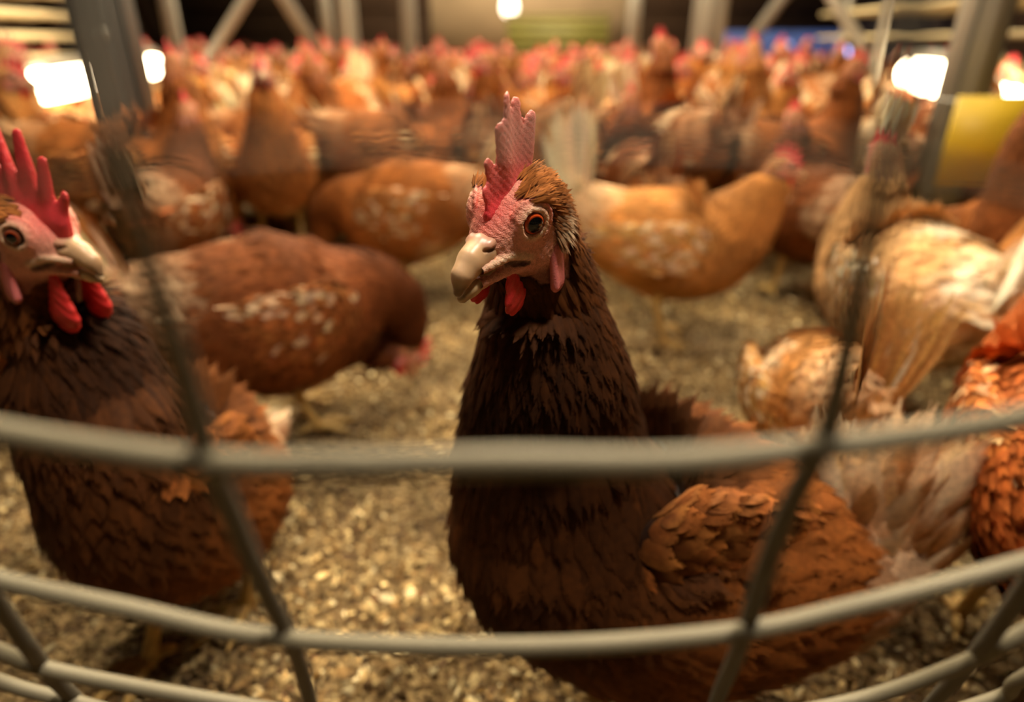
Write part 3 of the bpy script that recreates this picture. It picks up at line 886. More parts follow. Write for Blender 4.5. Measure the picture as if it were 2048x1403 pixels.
def make_hen(pose, kind, palname, seed, detail, tailpale=0.4, tailup=1.0, mott=0.1, legs=True, taillen=0.11, spread=0.9, tpal=None):
    p = POSES[pose]
    mott = mott + .05
    root = empty('hen')
    pal = PAL[palname]
    c = np.array(p['c'])
    c[1:4, 4] *= 1.10; c[1:3, 3] *= 1.06
    if pose not in ('delve', 'peck'): c[:, 3:] *= np.array((1, 1, 1, 1, 1.08, 1.16, 1.24, 1.24, 1.16, 1.05))[:, None]
    X = xf_head(p['h'], p['f'])
    z = c[3][2]
    wings = [([(.075, s * .050, z + .022, .012, .006), (.045, s * .066, z + .012, .040, .011), (-.02, s * .074, z + .006, .046, .012), (-.09, s * .058, z + .012, .034, .010), (-.14, s * .038, z + .024, .018, .006), (-.168, s * .028, z + .032, .006, .003)],
              (0, s, 0.15), (0, 0, 1)) for s in (1, -1)]
    lg = [((-.01, s * .036, z - .055), (0.005, s * .038, 0.0), 0.0) for s in (1, -1)] if legs else []
    tl = dict(root=c[0][:3] + np.array((.012, 0, 0)), back=(-1, 0, 0.9 * tailup), up=(0, 0, 1), n=15 if detail >= 1 else 11, ln=taillen, spread=spread, pale=tailpale, rows=7 if detail >= 1 else 4,
              pal=PAL[tpal] if tpal else pal, wdt=.014 if detail >= 1 else .017)
    build_hen(root, c, X, kind, pal, seed, tl, wings, lg, detail, mott=mott)
    return root


def copy_hen(src, loc, rz, scale=1.0):
    r = src.copy(); COL.objects.link(r)
    r.location = loc; r.rotation_euler = (0, 0, rz); r.scale = (scale,) * 3
    for ch in kids(src):
        d = ch.copy(); COL.objects.link(d); d.parent = r
    return r


def put(root, loc, rz_deg, scale, label, cat='hen', group=None, col=(1, 1, 1), name=None):
    root.location = loc; root.rotation_euler = (0, 0, math.radians(rz_deg)); root.scale = (scale,) * 3
    tag(root, label, cat, group)
    tint(root, col)
    return root


def ground(x, y):
    """floor point seen at pixel (x, y)"""
    a = px(x, y, 1.0) - CAM
    return CAM + a * (-CAM[2] / a[2])


#SECTION setting
# ------------------------------------------------------------------ the house: floor, walls, ceiling
def box(G, lo, hi, c=(1, 1, 1)):
    lo = np.array(lo, float); hi = np.array(hi, float)
    V = np.array([[(lo, hi)[i][0], (lo, hi)[j][1], (lo, hi)[k][2]] for i in (0, 1) for j in (0, 1) for k in (0, 1)])
    F = np.array([[0, 1, 3, 2], [4, 6, 7, 5], [0, 4, 5, 1], [2, 3, 7, 6], [0, 2, 6, 4], [1, 5, 7, 3]])
    G.add(V, F, np.array(c, float))


def beam(G, a, b, wx, wy, c=(1, 1, 1), ref=(0, 1, 0)):
    """rectangular bar from a to b"""
    a = np.array(a, float); b = np.array(b, float); t = (b - a) / np.linalg.norm(b - a)
    r = np.array(ref, float); s = np.cross(t, r); s /= np.linalg.norm(s); u = np.cross(s, t)
    V = []
    for p in (a, b):
        for i, j in ((-1, -1), (1, -1), (1, 1), (-1, 1)): V.append(p + s * wx * i / 2 + u * wy * j / 2)
    F = np.array([[0, 1, 2, 3], [7, 6, 5, 4], [0, 4, 5, 1], [1, 5, 6, 2], [2, 6, 7, 3], [3, 7, 4, 0]])
    G.add(V, F, np.array(c, float))


def obj(name, G, mat, parent=None, smooth=False, label=None):
    return link(name, G.mesh(name, (mat,) if not isinstance(mat, tuple) else mat, None, smooth), parent, label)


def floor_material():
    m, N, L, b = new_mat('litter_floor')
    tc = N.new('ShaderNodeTexCoord')
    v = N.new('ShaderNodeTexVoronoi'); v.inputs['Scale'].default_value = 170
    n = N.new('ShaderNodeTexNoise'); n.inputs['Scale'].default_value = 9; n.inputs['Detail'].default_value = 8
    L.new(tc.outputs['Object'], v.inputs['Vector']); L.new(tc.outputs['Object'], n.inputs['Vector'])
    cr = N.new('ShaderNodeValToRGB')
    e = cr.color_ramp.elements
    e[0].position = 0.2; e[0].color = (*srgb(66, 48, 26), 1); e[1].position = 0.85; e[1].color = (*srgb(176, 150, 104), 1)
    x = e.new(0.5); x.color = (*srgb(118, 92, 54), 1)
    sp = N.new('ShaderNodeSeparateColor'); L.new(v.outputs['Color'], sp.inputs[0])
    ad = N.new('ShaderNodeMath'); ad.operation = 'MULTIPLY_ADD'; ad.inputs[1].default_value = 0.55; L.new(sp.outputs[0], ad.inputs[0])
    ml = N.new('ShaderNodeMath'); ml.operation = 'MULTIPLY'; ml.inputs[1].default_value = 0.5; L.new(n.outputs[0], ml.inputs[0]); L.new(ml.outputs[0], ad.inputs[2])
    L.new(ad.outputs[0], cr.inputs[0]); L.new(cr.outputs[0], b.inputs['Base Color'])
    bp = N.new('ShaderNodeBump'); bp.inputs['Strength'].default_value = 1; bp.inputs['Distance'].default_value = 0.006
    L.new(v.outputs['Distance'], bp.inputs['Height']); L.new(bp.outputs[0], b.inputs['Normal'])
    b.inputs['Roughness'].default_value = 0.9
    return m


def vc_mat(name, rough=0.8, spec=0.3):
    m, N, L, b = new_mat(name)
    L.new(vc_node(N).outputs[0], b.inputs['Base Color'])
    b.inputs['Roughness'].default_value = rough; b.inputs['Specular IOR Level'].default_value = spec
    return m


M_STEEL = simple('galvanised_steel', srgb(150, 146, 134), 0.5, 0.25, 0.18, 14, 0.1)
M_POST = simple('painted_post', srgb(168, 164, 150), 0.45, 0.1, 0.12, 8, 0.05)
M_DARKWOOD = simple('dark_boards', srgb(84, 60, 40), 0.7, 0, 0.35, 6, 0.3)
M_SLAT = simple('cream_slats', srgb(232, 210, 160), 0.6, 0, 0.12, 5, 0.1)

X0, X1, Y0, Y1, ZC = -4.6, 4.6, -1.2, 10.0, 2.4
g = Geo()
nx, ny = 60, 70
xs = np.linspace(X0, X1, nx); ys = np.linspace(Y0, Y1, ny)
XX, YY = np.meshgrid(xs, ys, indexing='ij')
ZZ = -0.012 + 0 * XX
i, j = np.meshgrid(range(nx - 1), range(ny - 1), indexing='ij')
g.add(np.stack((XX, YY, ZZ), -1).reshape(-1, 3), np.stack((i * ny + j, (i + 1) * ny + j, (i + 1) * ny + j + 1, i * ny + j + 1), -1).reshape(-1, 4), (1, 1, 1))
tag(obj('floor', g, floor_material()), kind='structure')


def wall(name, lo, hi, mat):
    g = Geo(); box(g, lo, hi)
    return tag(obj(name, g, mat), kind='structure')


def board_wall(name, y):
    g = Geo()
    z = 0.0; k = 0
    while z < ZC:
        box(g, (X0, y + 0.02 * (k % 2), z), (X1, y + 0.06, min(z + 0.135, ZC))); z += 0.14; k += 1
    return tag(obj(name, g, M_DARKWOOD), kind='structure')


board_wall('wall_back', Y1)
wall('wall_left', (X0 - .05, Y0, 0), (X0, Y1, ZC), M_DARKWOOD)
wall('wall_right', (X1, Y0, 0), (X1 + .05, Y1, ZC), M_DARKWOOD)
wall('ceiling', (X0, Y0, ZC), (X1, Y1, ZC + .05), M_DARKWOOD)

# loose litter: crumbs and shavings nobody could count
rng = np.random.default_rng(11)
g = Geo()
def chips(n, ylo, yhi, half, size, zoff):
    y = ylo + (yhi - ylo) * rng.random(n) ** 0.8
    x = (rng.random(n) * 2 - 1) * half(y)
    P = np.stack((x, y, rng.random(n) ** 1.5 * zoff - 0.004), 1)
    N_ = rng.normal(0, .6, (n, 3)) + np.array((0, 0, 1.0)); N_ /= np.linalg.norm(N_, axis=1)[:, None]
    D = rng.normal(0, 1, (n, 3))
    pal = np.array([srgb(205, 178, 124), srgb(176, 146, 96), srgb(134, 104, 62), srgb(226, 206, 158), srgb(92, 66, 40), srgb(150, 122, 78)])
    c = pal[rng.choice(6, n, p=[.22, .25, .18, .1, .12, .13])] * np.exp(rng.normal(0, .22, (n, 1)))
    pt = np.sin(x * 19 + 2 * np.sin(y * 13)) + np.sin(y * 23 + x * 9) + np.sin(x * 41 - y * 37) * .7
    c = c * np.interp(pt, [-1.6, -.6, .8, 2], [.42, .85, 1.1, 1.3])[:, None]
    size = size * np.where(rng.random(n) < .12, 1.7, 1.0)
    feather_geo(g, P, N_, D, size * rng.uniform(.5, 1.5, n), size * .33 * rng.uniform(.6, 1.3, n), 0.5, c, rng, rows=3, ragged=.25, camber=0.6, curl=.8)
chips(70000, 0.12, 1.7, lambda y: 0.30 + 0.90 * y, 0.0068, 0.010)
chips(14000, 1.7, 3.6, lambda y: 0.2 + 0.9 * y, 0.014, 0.012)
lit = obj('litter', g, vc_mat('litter_chips', 0.85))
tag(lit, 'loose beige litter of shavings and crumbs covering the floor', 'litter', kind='stuff')
# soil-brown feather and droppings are part of that litter

# ------------------------------------------------------------------ steel posts, rods and braces
def post(label, x, y, wx, wy, ztop, group=None, name='steel_post', holes=False, mat=None, lip=True):
    r = empty(name, (x, y, 0)); tag(r, label, 'post', group)
    g = Geo()
    if lip:  # open C section: web and two flanges with returned lips
        t = 0.004
        box(g, (-wx / 2, -wy / 2, 0), (wx / 2, -wy / 2 + t, ztop)); box(g, (-wx / 2, -wy / 2, 0), (-wx / 2 + t, wy / 2, ztop)); box(g, (wx / 2 - t, -wy / 2, 0), (wx / 2, wy / 2, ztop))
        box(g, (-wx / 2, wy / 2 - t, 0), (-wx / 2 + wx * .25, wy / 2, ztop)); box(g, (wx / 2 - wx * .25, wy / 2 - t, 0), (wx / 2, wy / 2, ztop))
        box(g, (-wx * .16, -wy / 2 - .004, 0), (wx * .16, -wy / 2, ztop))
    else:
        box(g, (-wx / 2, -wy / 2, 0), (wx / 2, wy / 2, ztop))
    obj('upright', g, mat or M_POST, r)
    g = Geo(); box(g, (-wx * .8, -wy * .8, 0.0), (wx * .8, wy * .8, .006)); obj('base_plate', g, M_STEEL, r)
    return r


def at_y(xp, y):
    """world x of pixel column xp near the horizon at distance y"""
    d = y * math.cos(PITCH) + 0.05
    return (xp - 1024) / FPX * d * 1.0


def xw(xp, yp, y):
    a = px(xp, yp, 1.0) - CAM
    return a[0] / a[1] * y, CAM[2] + a[2] / a[1] * y


pl = post('wide grey steel post with a bolt, between two bright tubes', xw(240, 150, 1.3)[0], 1.3, .082, .06, 1.25, mat=simple('shaded_post', srgb(104, 108, 106), 0.4, 0.2, 0.12, 8, 0.05))  # this post's shade is put into its darker colour
g = Geo()
bx, bz = xw(232, 68, 1.27)
R, T = loft(np.array([(0, 0, 0, .011, .011), (0, -.004, 0, .011, .011), (0, -.008, 0, .007, .007), (0, -.0085, 0, .0005, .0005)]), 3, 6, side0=(1, 0, 0))
g.add(R.reshape(-1, 3) + np.array((0.006, -.034, bz)), grid_faces(*R.shape[:2]), (1, 1, 1)); obj('bolt', g, M_STEEL, pl)
post('wide pale steel post standing beside the yellow panel', xw(1950, 100, 1.3)[0], 1.3, .066, .06, 1.3)
for (xp, y, wd, lab) in ((345, 4.2, .075, 'thin pale post behind the wide bolted one'), (697, 3.6, .085, 'pale post, thicker of the two left of the hanging bulb'),
                        (655, 5.0, .06, 'dim slender post beside the thicker pale post at its far side'), (818, 4.4, .085, 'pale post nearest on the bulb\'s left side'),
                        (1266, 5.2, .085, 'pale post first to the right of the hanging bulb'), (1408, 3.3, .10, 'pale stout post before the blue-lit strip of wall'),
                        (1442, 4.2, .04, 'thin grey post close behind the stout post'), (1778, 2.6, .018, 'thin steel rod rising before the wide right post'), (1762, 2.7, .016, 'thinnest steel rod, where the slanting brace ends')):
    post(lab, xw(xp, 60, y)[0], y, wd, wd * .8, 1.45, lip=wd > .05)


def brace(lab, p, q, wdt):
    r = empty('diagonal_brace', tuple(q)); tag(r, lab, 'brace')
    q = np.array(q)
    g = Geo(); beam(g, np.array(p) - q, (0, 0, 0), wdt, .008, ref=(0, 1, 0)); obj('bar', g, M_POST, r)
    g = Geo(); beam(g, (0, -.012, 0), (0, .012, 0), .014, .014, ref=(0, 0, 1)); obj('bolt', g, M_STEEL, r)


def slope(x0, y0, x1, y1, Y, ext=1.5):
    """two pixel points at distance Y, carried on upward"""
    ax_, az = xw(x0, y0, Y); bx_, bz_ = xw(x1, y1, Y)
    a = np.array((ax_, Y, az)); b = np.array((bx_, Y, bz_))
    return b + (a - b) * ext, b


a, b = slope(490, 0, 320, 275, 1.9, 2.2); brace('slanting brace running down to the foot of the wide bolted post', a, b, .028)
a, b = slope(570, 0, 640, 112, 4.0, 3.5); brace('slanting brace between the two groups of posts left of the bulb', a, b, .075)
a, b = slope(1562, 0, 1478, 112, 3.5, 3.5); brace('slanting brace leaning over the stout post', a, b, .055)
a, b = slope(1668, 0, 1760, 150, 2.75, 3.0); brace('slanting brace meeting the thin rods', a, b, .045)

# ------------------------------------------------------------------ lamps
M_TUBE = simple('lit_tube', (1, 1, 1), 0.4, 0, emit=(1.0, 0.80, 0.50), estr=22.0)
M_TUBE2 = simple('lit_tube_dim', (1, 1, 1), 0.4, 0, emit=(1.0, 0.80, 0.50), estr=9.0)


def tube_lamp(lab, a, b, r, mat):
    a = np.array(a, float); b = np.array(b, float)
    e = empty('tube_lamp', tuple((a + b) / 2)); tag(e, lab, 'lamp')
    c = (a + b) / 2; t = (b - a) / np.linalg.norm(b - a)
    R, T = loft(np.array([(*(a - c), r * .3, r * .3), (*(a - c + t * .004), r, r), (*(b - c - t * .004), r, r), (*(b - c), r * .3, r * .3)]), 4, 16, side0=(0, 0, 1))
    g = Geo(); g.add(R.reshape(-1, 3), grid_faces(*R.shape[:2]), (1, 1, 1)); obj('diffuser', g, mat, e, True)
    g = Geo(); beam(g, a - c + (0, 0, r * 1.25), b - c + (0, 0, r * 1.25), r * 1.6, r * .5, ref=(0, 0, 1)); obj('housing', g, M_POST, e)


def pw(x, y, Y):
    a, z = xw(x, y, Y); return np.array((a, Y, z))


tube_lamp('long bright tube lamp passing behind the wide bolted post', pw(84, 172, 1.75), pw(302, 132, 2.6), .040, M_TUBE)
tube_lamp('bright tube lamp hanging just beside the wide pale post', pw(1826, 146, 2.5), pw(1912, 162, 2.05), .052, M_TUBE)
tube_lamp('small bright lamp behind the yellow panel', pw(1990, 172, 2.1), pw(2030, 188, 1.9), .018, M_TUBE)
# bulb
bp_ = pw(1019, 2, 7.0)
e = empty('hanging_bulb', tuple(bp_)); tag(e, 'bright bulb hanging alone over the far end of the flock', 'lamp')
R, T = loft(np.array([(0, 0, -.14, .003, .003), (0, 0, -.125, .05, .05), (0, 0, -.07, .078, .078), (0, 0, 0, .07, .07), (0, 0, .08, .06, .06), (0, 0, .12, .02, .02)]), 5, 16, side0=(1, 0, 0))
g = Geo(); g.add(R.reshape(-1, 3), grid_faces(*R.shape[:2]), (1, 1, 1)); obj('glass_bulb', g, simple('lit_bulb', (1, 1, 1), emit=(1, .85, .6), estr=5.0), e, True)
g = Geo(); beam(g, (0, 0, .1), (0, 0, ZC - bp_[2]), .012, .012); obj('cord', g, M_DARKWOOD, e)

# ------------------------------------------------------------------ tiers at the sides and the far end
def tier(lab, x0, x1, y0, y1, zs, name='slatted_tier', thick=.022, mat=M_SLAT, n=6):
    r = empty(name, ((x0 + x1) / 2, y0, 0)); tag(r, lab, 'tier')
    cx = (x0 + x1) / 2
    for z in zs:
        g = Geo()
        for k in range(n):
            xa = x0 + (x1 - x0) * k / n
            box(g, (xa - cx, 0, z), (xa - cx + (x1 - x0) / n * .55, y1 - y0, z + thick))
        obj('slat_deck', g, mat, r)
    for yy in np.arange(0.05, y1 - y0, 1.3):
        for xx in (x0, x1):
            g = Geo(); box(g, (xx - cx - .012, yy, 0), (xx - cx + .012, yy + .025, max(zs) + .3)); obj('upright', g, M_POST, r)
    return r


tier('cream slatted tier glowing beside the bright tube lamp', -2.75, -1.62, 1.62, 2.75, (.35, .42, .49, .56, .63, .72), n=9)
tier('pale slatted tier beyond the yellow panel', 2.35, 3.3, 2.4, 5.5, (.44, .60, .78), n=5)
# dark beam decks overhead at the back
g = Geo()
for k in range(9):
    box(g, (X0 + .1, 6.3 + k * .35, 1.02 + .02 * (k % 2)), (-1.35, 6.5 + k * .35, 1.07 + .02 * (k % 2)))
tag(obj('timber_deck', g, M_DARKWOOD), 'dark timber deck beyond the slender posts on the bulb\'s left', 'deck')
g = Geo()
for k in range(9):
    box(g, (1.5, 6.3 + k * .35, 1.02 + .02 * (k % 2)), (X1 - .1, 6.5 + k * .35, 1.07 + .02 * (k % 2)))
tag(obj('timber_deck', g, M_DARKWOOD), 'dark timber deck above the blue-lit strip of wall', 'deck')
# sheet painting the beige glow on the far wall, green crate, blue daylight slot
g = Geo(); a = pw(860, 0, 9.8); b = pw(1262, 78, 9.8)
box(g, (a[0], 9.75, .35), (b[0], 9.8, 1.5)); tag(obj('wall_glow_sheet', g, simple('wall_glow_sheet', srgb(196, 168, 132), .7, 0, .2, 3)), 'beige glow painted on the far wall behind the hanging bulb', 'panel')
g = Geo(); a = pw(1015, 40, 6.6); b = pw(1212, 84, 6.6)
box(g, (a[0], 6.5, b[2] - .1), (b[0], 6.8, a[2]));
for k in range(5): box(g, (a[0] - .01, 6.49, b[2] - .08 + k * .07), (b[0] + .01, 6.5, b[2] - .05 + k * .07))
box(g, (a[0] + .05, 6.55, 0), (a[0] + .1, 6.6, b[2] - .1)); box(g, (b[0] - .1, 6.55, 0), (b[0] - .05, 6.6, b[2] - .1))
tag(obj('feed_hopper', g, simple('olive_green', srgb(110, 104, 44), .6, 0, .2, 6)), 'olive green feed hopper under the hanging bulb', 'hopper')
g = Geo(); a = pw(1450, 62, 9.9); b = pw(1790, 122, 9.9)
box(g, (a[0], 9.93, b[2]), (b[0], 9.98, a[2] + .0))
tag(obj('window_1', g, simple('blue_daylight', (.1, .14, .3), .5, emit=(.16, .25, .62), estr=.30)), kind='structure')
for (xx, yy, rr, st) in ((1690, 108, .055, 4.0), (1578, 92, .035, 1.0), (1432, 74, .03, .7)):
    g = Geo(); c = pw(xx, yy, 9.0)
    e = empty('blue_lamp', tuple(c)); tag(e, {1690: 'brightest small blue lamp under the dark deck', 1578: 'faint blue lamp between the slanting brace and the brightest blue lamp', 1432: 'faint blue lamp beside the stout post'}[xx], 'lamp')
    R, T = loft(np.array([(0, 0, -rr * 1.5, .002, .002), (0, 0, -rr, rr * .8, rr * .8), (0, 0, 0, rr, rr), (0, 0, rr, rr * .8, rr * .8), (0, 0, rr * 1.5, .004, .004)]), 4, 12, side0=(1, 0, 0))
    g.add(R.reshape(-1, 3), grid_faces(*R.shape[:2]), (1, 1, 1)); obj('diffuser', g, simple('blue_lamp', (.5, .6, 1), emit=(.45, .5, 1), estr=st), e, True)
    g = Geo(); beam(g, (0, 0, rr), (0, 0, ZC - c[2]), .01, .01); obj('cord', g, M_DARKWOOD, e)

# yellow panel hung on the right-hand post
e = empty('yellow_panel', tuple(pw(1985, 280, 1.12))); tag(e, 'plain yellow rectangular panel beside the wide pale post', 'panel')
y = 1.12; a = pw(1918, 192, y); b = pw(2085, 368, y); o = pw(1985, 280, 1.12)
g = Geo()
box(g, (a[0] - o[0], -.002, b[2] - o[2]), (b[0] - o[0], .002, a[2] - o[2]))
obj('sheet', g, simple('yellow_plastic', srgb(214, 178, 44), .45, 0, .06, 5), e)
g = Geo(); beam(g, (a[0] - o[0] + .01, .0, a[2] - o[2] - .01), (a[0] - o[0] + .01, .1, a[2] - o[2] - .01), .006, .006, ref=(0, 0, 1)); obj('clip', g, M_STEEL, e)

# ------------------------------------------------------------------ wire mesh before the lens
def wdepth(x, y):
    d = np.interp(y, [-100, 270, 600, 920, 1130, 1290, 1420, 1560], [.038, .040, .056, .082, .102, .125, .160, .20])
    return d * (1 + .22 * ((x - 1024) / 1024) ** 2)


M_WIRE = simple('zinc_wire', srgb(122, 114, 92), 0.6, 0.15, 0.2, 60, 0.15)
M_WIRE_DULL = simple('dull_zinc_wire', srgb(96, 90, 76), 0.65, 0.15, 0.25, 60, 0.15)
fence = empty('wire_mesh_fence', tuple(px(1024, 925, .084))); tag(fence, 'galvanised wire mesh fence that the hens look through', 'fence')
fo = np.array(fence.location)
WR = .0019


def wire(name, pts, off=0.0, r=WR, r0=None):
    S = catmull(np.array(pts, float), 16)
    P = np.array([px(x, y, wdepth(x, y) + off) for x, y in S]) - fo
    rr = np.full(len(P), r) if r0 is None else np.interp(S[:, 1], [200, 1000], [r0, r])
    if name[0] == 'h':  # the panel goes on to both sides
        a0, b0 = P[0] + (-.55, 0, 0), P[-1] + (.55, 0, 0)
    else:               # and up to the rail and down to the floor
        a0, b0 = np.array((P[0][0], P[0][1], .75 - fo[2])), np.array((P[-1][0], P[-1][1], -fo[2]))
    k_ = np.linspace(0, 1, 24)[1:, None]; e0 = (P[0] + (a0 - P[0]) * k_)[::-1]; e1 = P[-1] + (b0 - P[-1]) * k_
    rr = np.concatenate((np.full(len(e0), rr[0]), rr, np.full(len(e1), rr[-1]))); P = np.vstack((e0, P, e1))
    ctrl = np.hstack((P, rr[:, None], rr[:, None]))
    T = np.gradient(P, axis=0)
    R, _ = loft(ctrl, 1, 14, side0=np.cross(T[0], (0.3, .9, .2)))
    g = Geo(); g.add(R.reshape(-1, 3), grid_faces(*R.shape[:2]), (1, 1, 1))
    obj(name, g, M_WIRE if name[0] == 'h' else M_WIRE_DULL, fence, True)


wire('horizontal_wire', [(-300, 470), (0, 385), (400, 312), (1024, 275), (1650, 305), (2048, 385), (2350, 470)], 0, .00055)
wire('horizontal_wire', [(-300, 790), (0, 862), (400, 922), (700, 928), (1024, 922), (1350, 922), (1700, 888), (2048, 835), (2350, 760)])
wire('horizontal_wire', [(-250, 1085), (0, 1160), (250, 1215), (500, 1268), (800, 1290), (1150, 1290), (1480, 1262), (1700, 1215), (2048, 1125), (2300, 1045)])
wire('horizontal_wire', [(-250, 1200), (0, 1303), (90, 1336), (370, 1390), (700, 1440), (1024, 1455), (1400, 1448), (1700, 1403), (1930, 1325), (2048, 1265), (2300, 1120)])
wire('horizontal_wire', [(-200, 1280), (0, 1362), (170, 1408), (500, 1490), (1024, 1540), (1600, 1500), (1980, 1400), (2048, 1355), (2300, 1230)])
o_ = .0038
wire('vertical_wire', [(130, -200), (190, 100), (250, 360), (300, 540), (365, 740), (420, 920), (478, 1060), (530, 1180), (585, 1290), (625, 1420), (660, 1560)], o_, .0018, .0012)
wire('vertical_wire', [(1850, -200), (1815, 60), (1780, 300), (1732, 500), (1695, 690), (1655, 860), (1590, 990), (1540, 1110), (1480, 1290), (1432, 1403), (1380, 1560)], o_, .0018, .0012)
wire('vertical_wire', [(-260, 700), (-150, 960), (-40, 1150), (85, 1330), (170, 1415), (280, 1530)], o_)
wire('vertical_wire', [(2310, 700), (2200, 940), (2060, 1160), (1950, 1312), (1862, 1410), (1780, 1520)], o_)
#SECTION hero
# ------------------------------------------------------------------ the hen looking in
def to_local(root, ctrl):
    o = np.array(root.location)
    return [(*(np.array(c[:3]) - o), c[3], c[4]) for c in ctrl]


def C_(x, y, d, w_, h_): return (*px(x, y, d), w_, h_)


def breast_shade_cols(pal, rng):
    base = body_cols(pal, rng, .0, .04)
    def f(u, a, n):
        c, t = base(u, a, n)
        k = np.interp(u, [0, .40, .55, .85, 1], [1.4, 1.3, .42, .42, .9])  # k paints shade into the breast and neck feather colour
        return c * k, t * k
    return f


hp = px(1020, 450, .238)
hero = empty('hen', (px(1300, 1180, .33)[0], px(1300, 1180, .33)[1], 0))
tag(hero, 'sharp brown hen staring through the wire with upright pink comb and orange eye', 'hen')
ho = np.array(hero.location)
toc = CAM - hp; toc[2] = 0; toc /= np.linalg.norm(toc)
yaw = math.radians(34)
lft = np.array((-1.0, 0, 0))
fw = toc * math.cos(yaw) + np.array((-math.cos(0), 0, 0)) * math.sin(yaw); fw[2] = -math.tan(math.radians(10))
X = xf_head(hp - ho, fw, roll=math.radians(-5), scale=0.00099)
def neck_top(X):
    q = lambda p: tuple((X[:3, :3] @ np.array(p, float)) + X[:3, 3])
    return [(*q((-23, 0, -38)), .0205, .0210), (*q((-15, 0, -22)), .0150, .0155), (*q((-12, 0, -10)), .0095, .010)]


ctrl = to_local(hero, [C_(1760, 1090, .420, .010, .012), C_(1700, 1115, .412, .036, .036), C_(1600, 1130, .405, .052, .054), C_(1450, 1120, .395, .068, .076), C_(1290, 1105, .388, .074, .085),
                       C_(1150, 1060, .365, .064, .068), C_(1108, 930, .340, .0515, .052), C_(1100, 810, .315, .0400, .041), C_(1098, 725, .294, .0330, .034)]) + neck_top(X)
wl = [tuple(c) for c in to_local(hero, [C_(1235, 1085, .315, .010, .005), C_(1290, 1110, .318, .034, .010), C_(1400, 1125, .328, .044, .012), C_(1520, 1120, .348, .038, .010), C_(1630, 1100, .378, .022, .007), C_(1710, 1080, .405, .005, .003)])]
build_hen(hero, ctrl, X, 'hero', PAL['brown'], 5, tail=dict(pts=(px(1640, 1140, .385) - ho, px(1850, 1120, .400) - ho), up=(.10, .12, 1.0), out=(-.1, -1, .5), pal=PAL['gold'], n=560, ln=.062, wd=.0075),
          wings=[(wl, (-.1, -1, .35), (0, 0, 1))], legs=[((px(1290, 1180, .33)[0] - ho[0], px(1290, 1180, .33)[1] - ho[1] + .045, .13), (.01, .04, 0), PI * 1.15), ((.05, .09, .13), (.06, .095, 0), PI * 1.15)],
          detail=1.0, side0=(0, 1, 0), shade_cols=breast_shade_cols)
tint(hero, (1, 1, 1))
#SECTION left hen
hp = px(84, 476, .325)
lh = empty('hen', (px(300, 1000, .42)[0], px(300, 1000, .42)[1], 0))
tag(lh, 'dark-breasted hen with tall red comb and long red wattles looking sideways', 'hen')
lo_ = np.array(lh.location)
yw = math.radians(22)
fw = np.array((math.cos(yw), -math.sin(yw) * 1.1, -.03))
X = xf_head(hp - lo_, fw, roll=math.radians(4), scale=0.00110)
ctrl = to_local(lh, [C_(500, 900, .56, .012, .014), C_(470, 930, .53, .040, .042), C_(410, 970, .485, .058, .060), C_(350, 985, .445, .062, .068), C_(288, 965, .412, .055, .060),
                     C_(232, 880, .388, .046, .048), C_(180, 770, .378, .040, .040), C_(140, 680, .368, .032, .032)]) + neck_top(X)
wr = to_local(lh, [C_(330, 900, .37, .010, .005), C_(370, 940, .385, .032, .009), C_(430, 960, .42, .036, .010), C_(480, 950, .47, .028, .009), C_(520, 920, .53, .008, .004)])
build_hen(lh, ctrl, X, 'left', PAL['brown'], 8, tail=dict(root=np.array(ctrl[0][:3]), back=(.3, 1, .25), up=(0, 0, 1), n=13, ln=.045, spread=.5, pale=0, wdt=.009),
          wings=[(wr, (.8, -.5, .4), (0, 0, 1))], legs=[((0, -.02, .12), (-.02, -.02, 0), PI * 1.3), ((.04, .03, .12), (.03, .03, 0), PI * 1.3)], detail=1.0, side0=(1, 0, 0), shade_cols=breast_shade_cols, mott=.1)
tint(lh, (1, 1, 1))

#SECTION mid hens
def P3(x, y): return tuple(ground(x, y))
# (pose, palette, mott, ground px, heading, scale, label, tail args)
near = [
    ('delve', 'dark', .14, (-.245, .655), 30, .92, 'brown hen bending its neck down, with white flecks on its wing and thigh', dict(tailpale=.9, taillen=.12, tailup=1.2, spread=1.2)),
    ('stalk', 'gold', .14, (.225, .885), -8, .83, 'golden brown hen in profile with grey face and upright cream tail', dict(tailpale=.9, taillen=.165, tailup=2.6, spread=1.1)),
    ('hunched', 'dark', .02, (.50, 1.08), 95, .92, "dark red-brown hen seen from behind beside the golden hen's head", dict(tailpale=.2)),
    ('hunched', 'pale', .30, (.45, .70), 92, .90, 'hen with a fluffy cream rump seen from behind', dict(tailpale=.9, taillen=.10, tailup=1.3)),
    ('peck', 'gold', .06, (.262, .500), 84, .66, 'tan hen whose pointed folded tail stands upright below the cream rump', dict(tailpale=.15, taillen=.15, tailup=3.0, spread=1.0)),
    ('hunched', 'gold', .30, (.535, .57), 75, .85, 'cream and tan fluffy hen between the pointed tail and the vivid orange hen', dict(tailpale=.8, taillen=.09)),
    ('delve', 'rust', .05, (.74, .95), 170, .85, 'brown hen below the yellow panel with its back toward the wire', dict(tailpale=.1)),
    ('alert', 'dark', .02, (.72, .78), 192, 1.02, 'dark tall hen whose neck covers a corner of the yellow panel', dict(tailpale=.1)),
    ('hunched', 'orange', .02, (.375, .335), 62, .98, 'vivid orange-brown hen close to the wire behind the ragged tail', dict(tailpale=.1)),
    ('hunched', 'dark', .04, (-.60, .62), 130, .95, 'dark brown hen cut off behind the red-combed hen', dict(tailpale=.2)),
    ('forward', 'dark', .08, (-.52, .98), 100, .92, "brown hen walking away behind the red-combed hen's beak", dict(tailpale=.5)),
    ('delve', 'rust', .10, (-.20, 1.12), 175, .95, 'brown hen crouched just behind the hen with the bent neck', dict(tailpale=.4)),
]
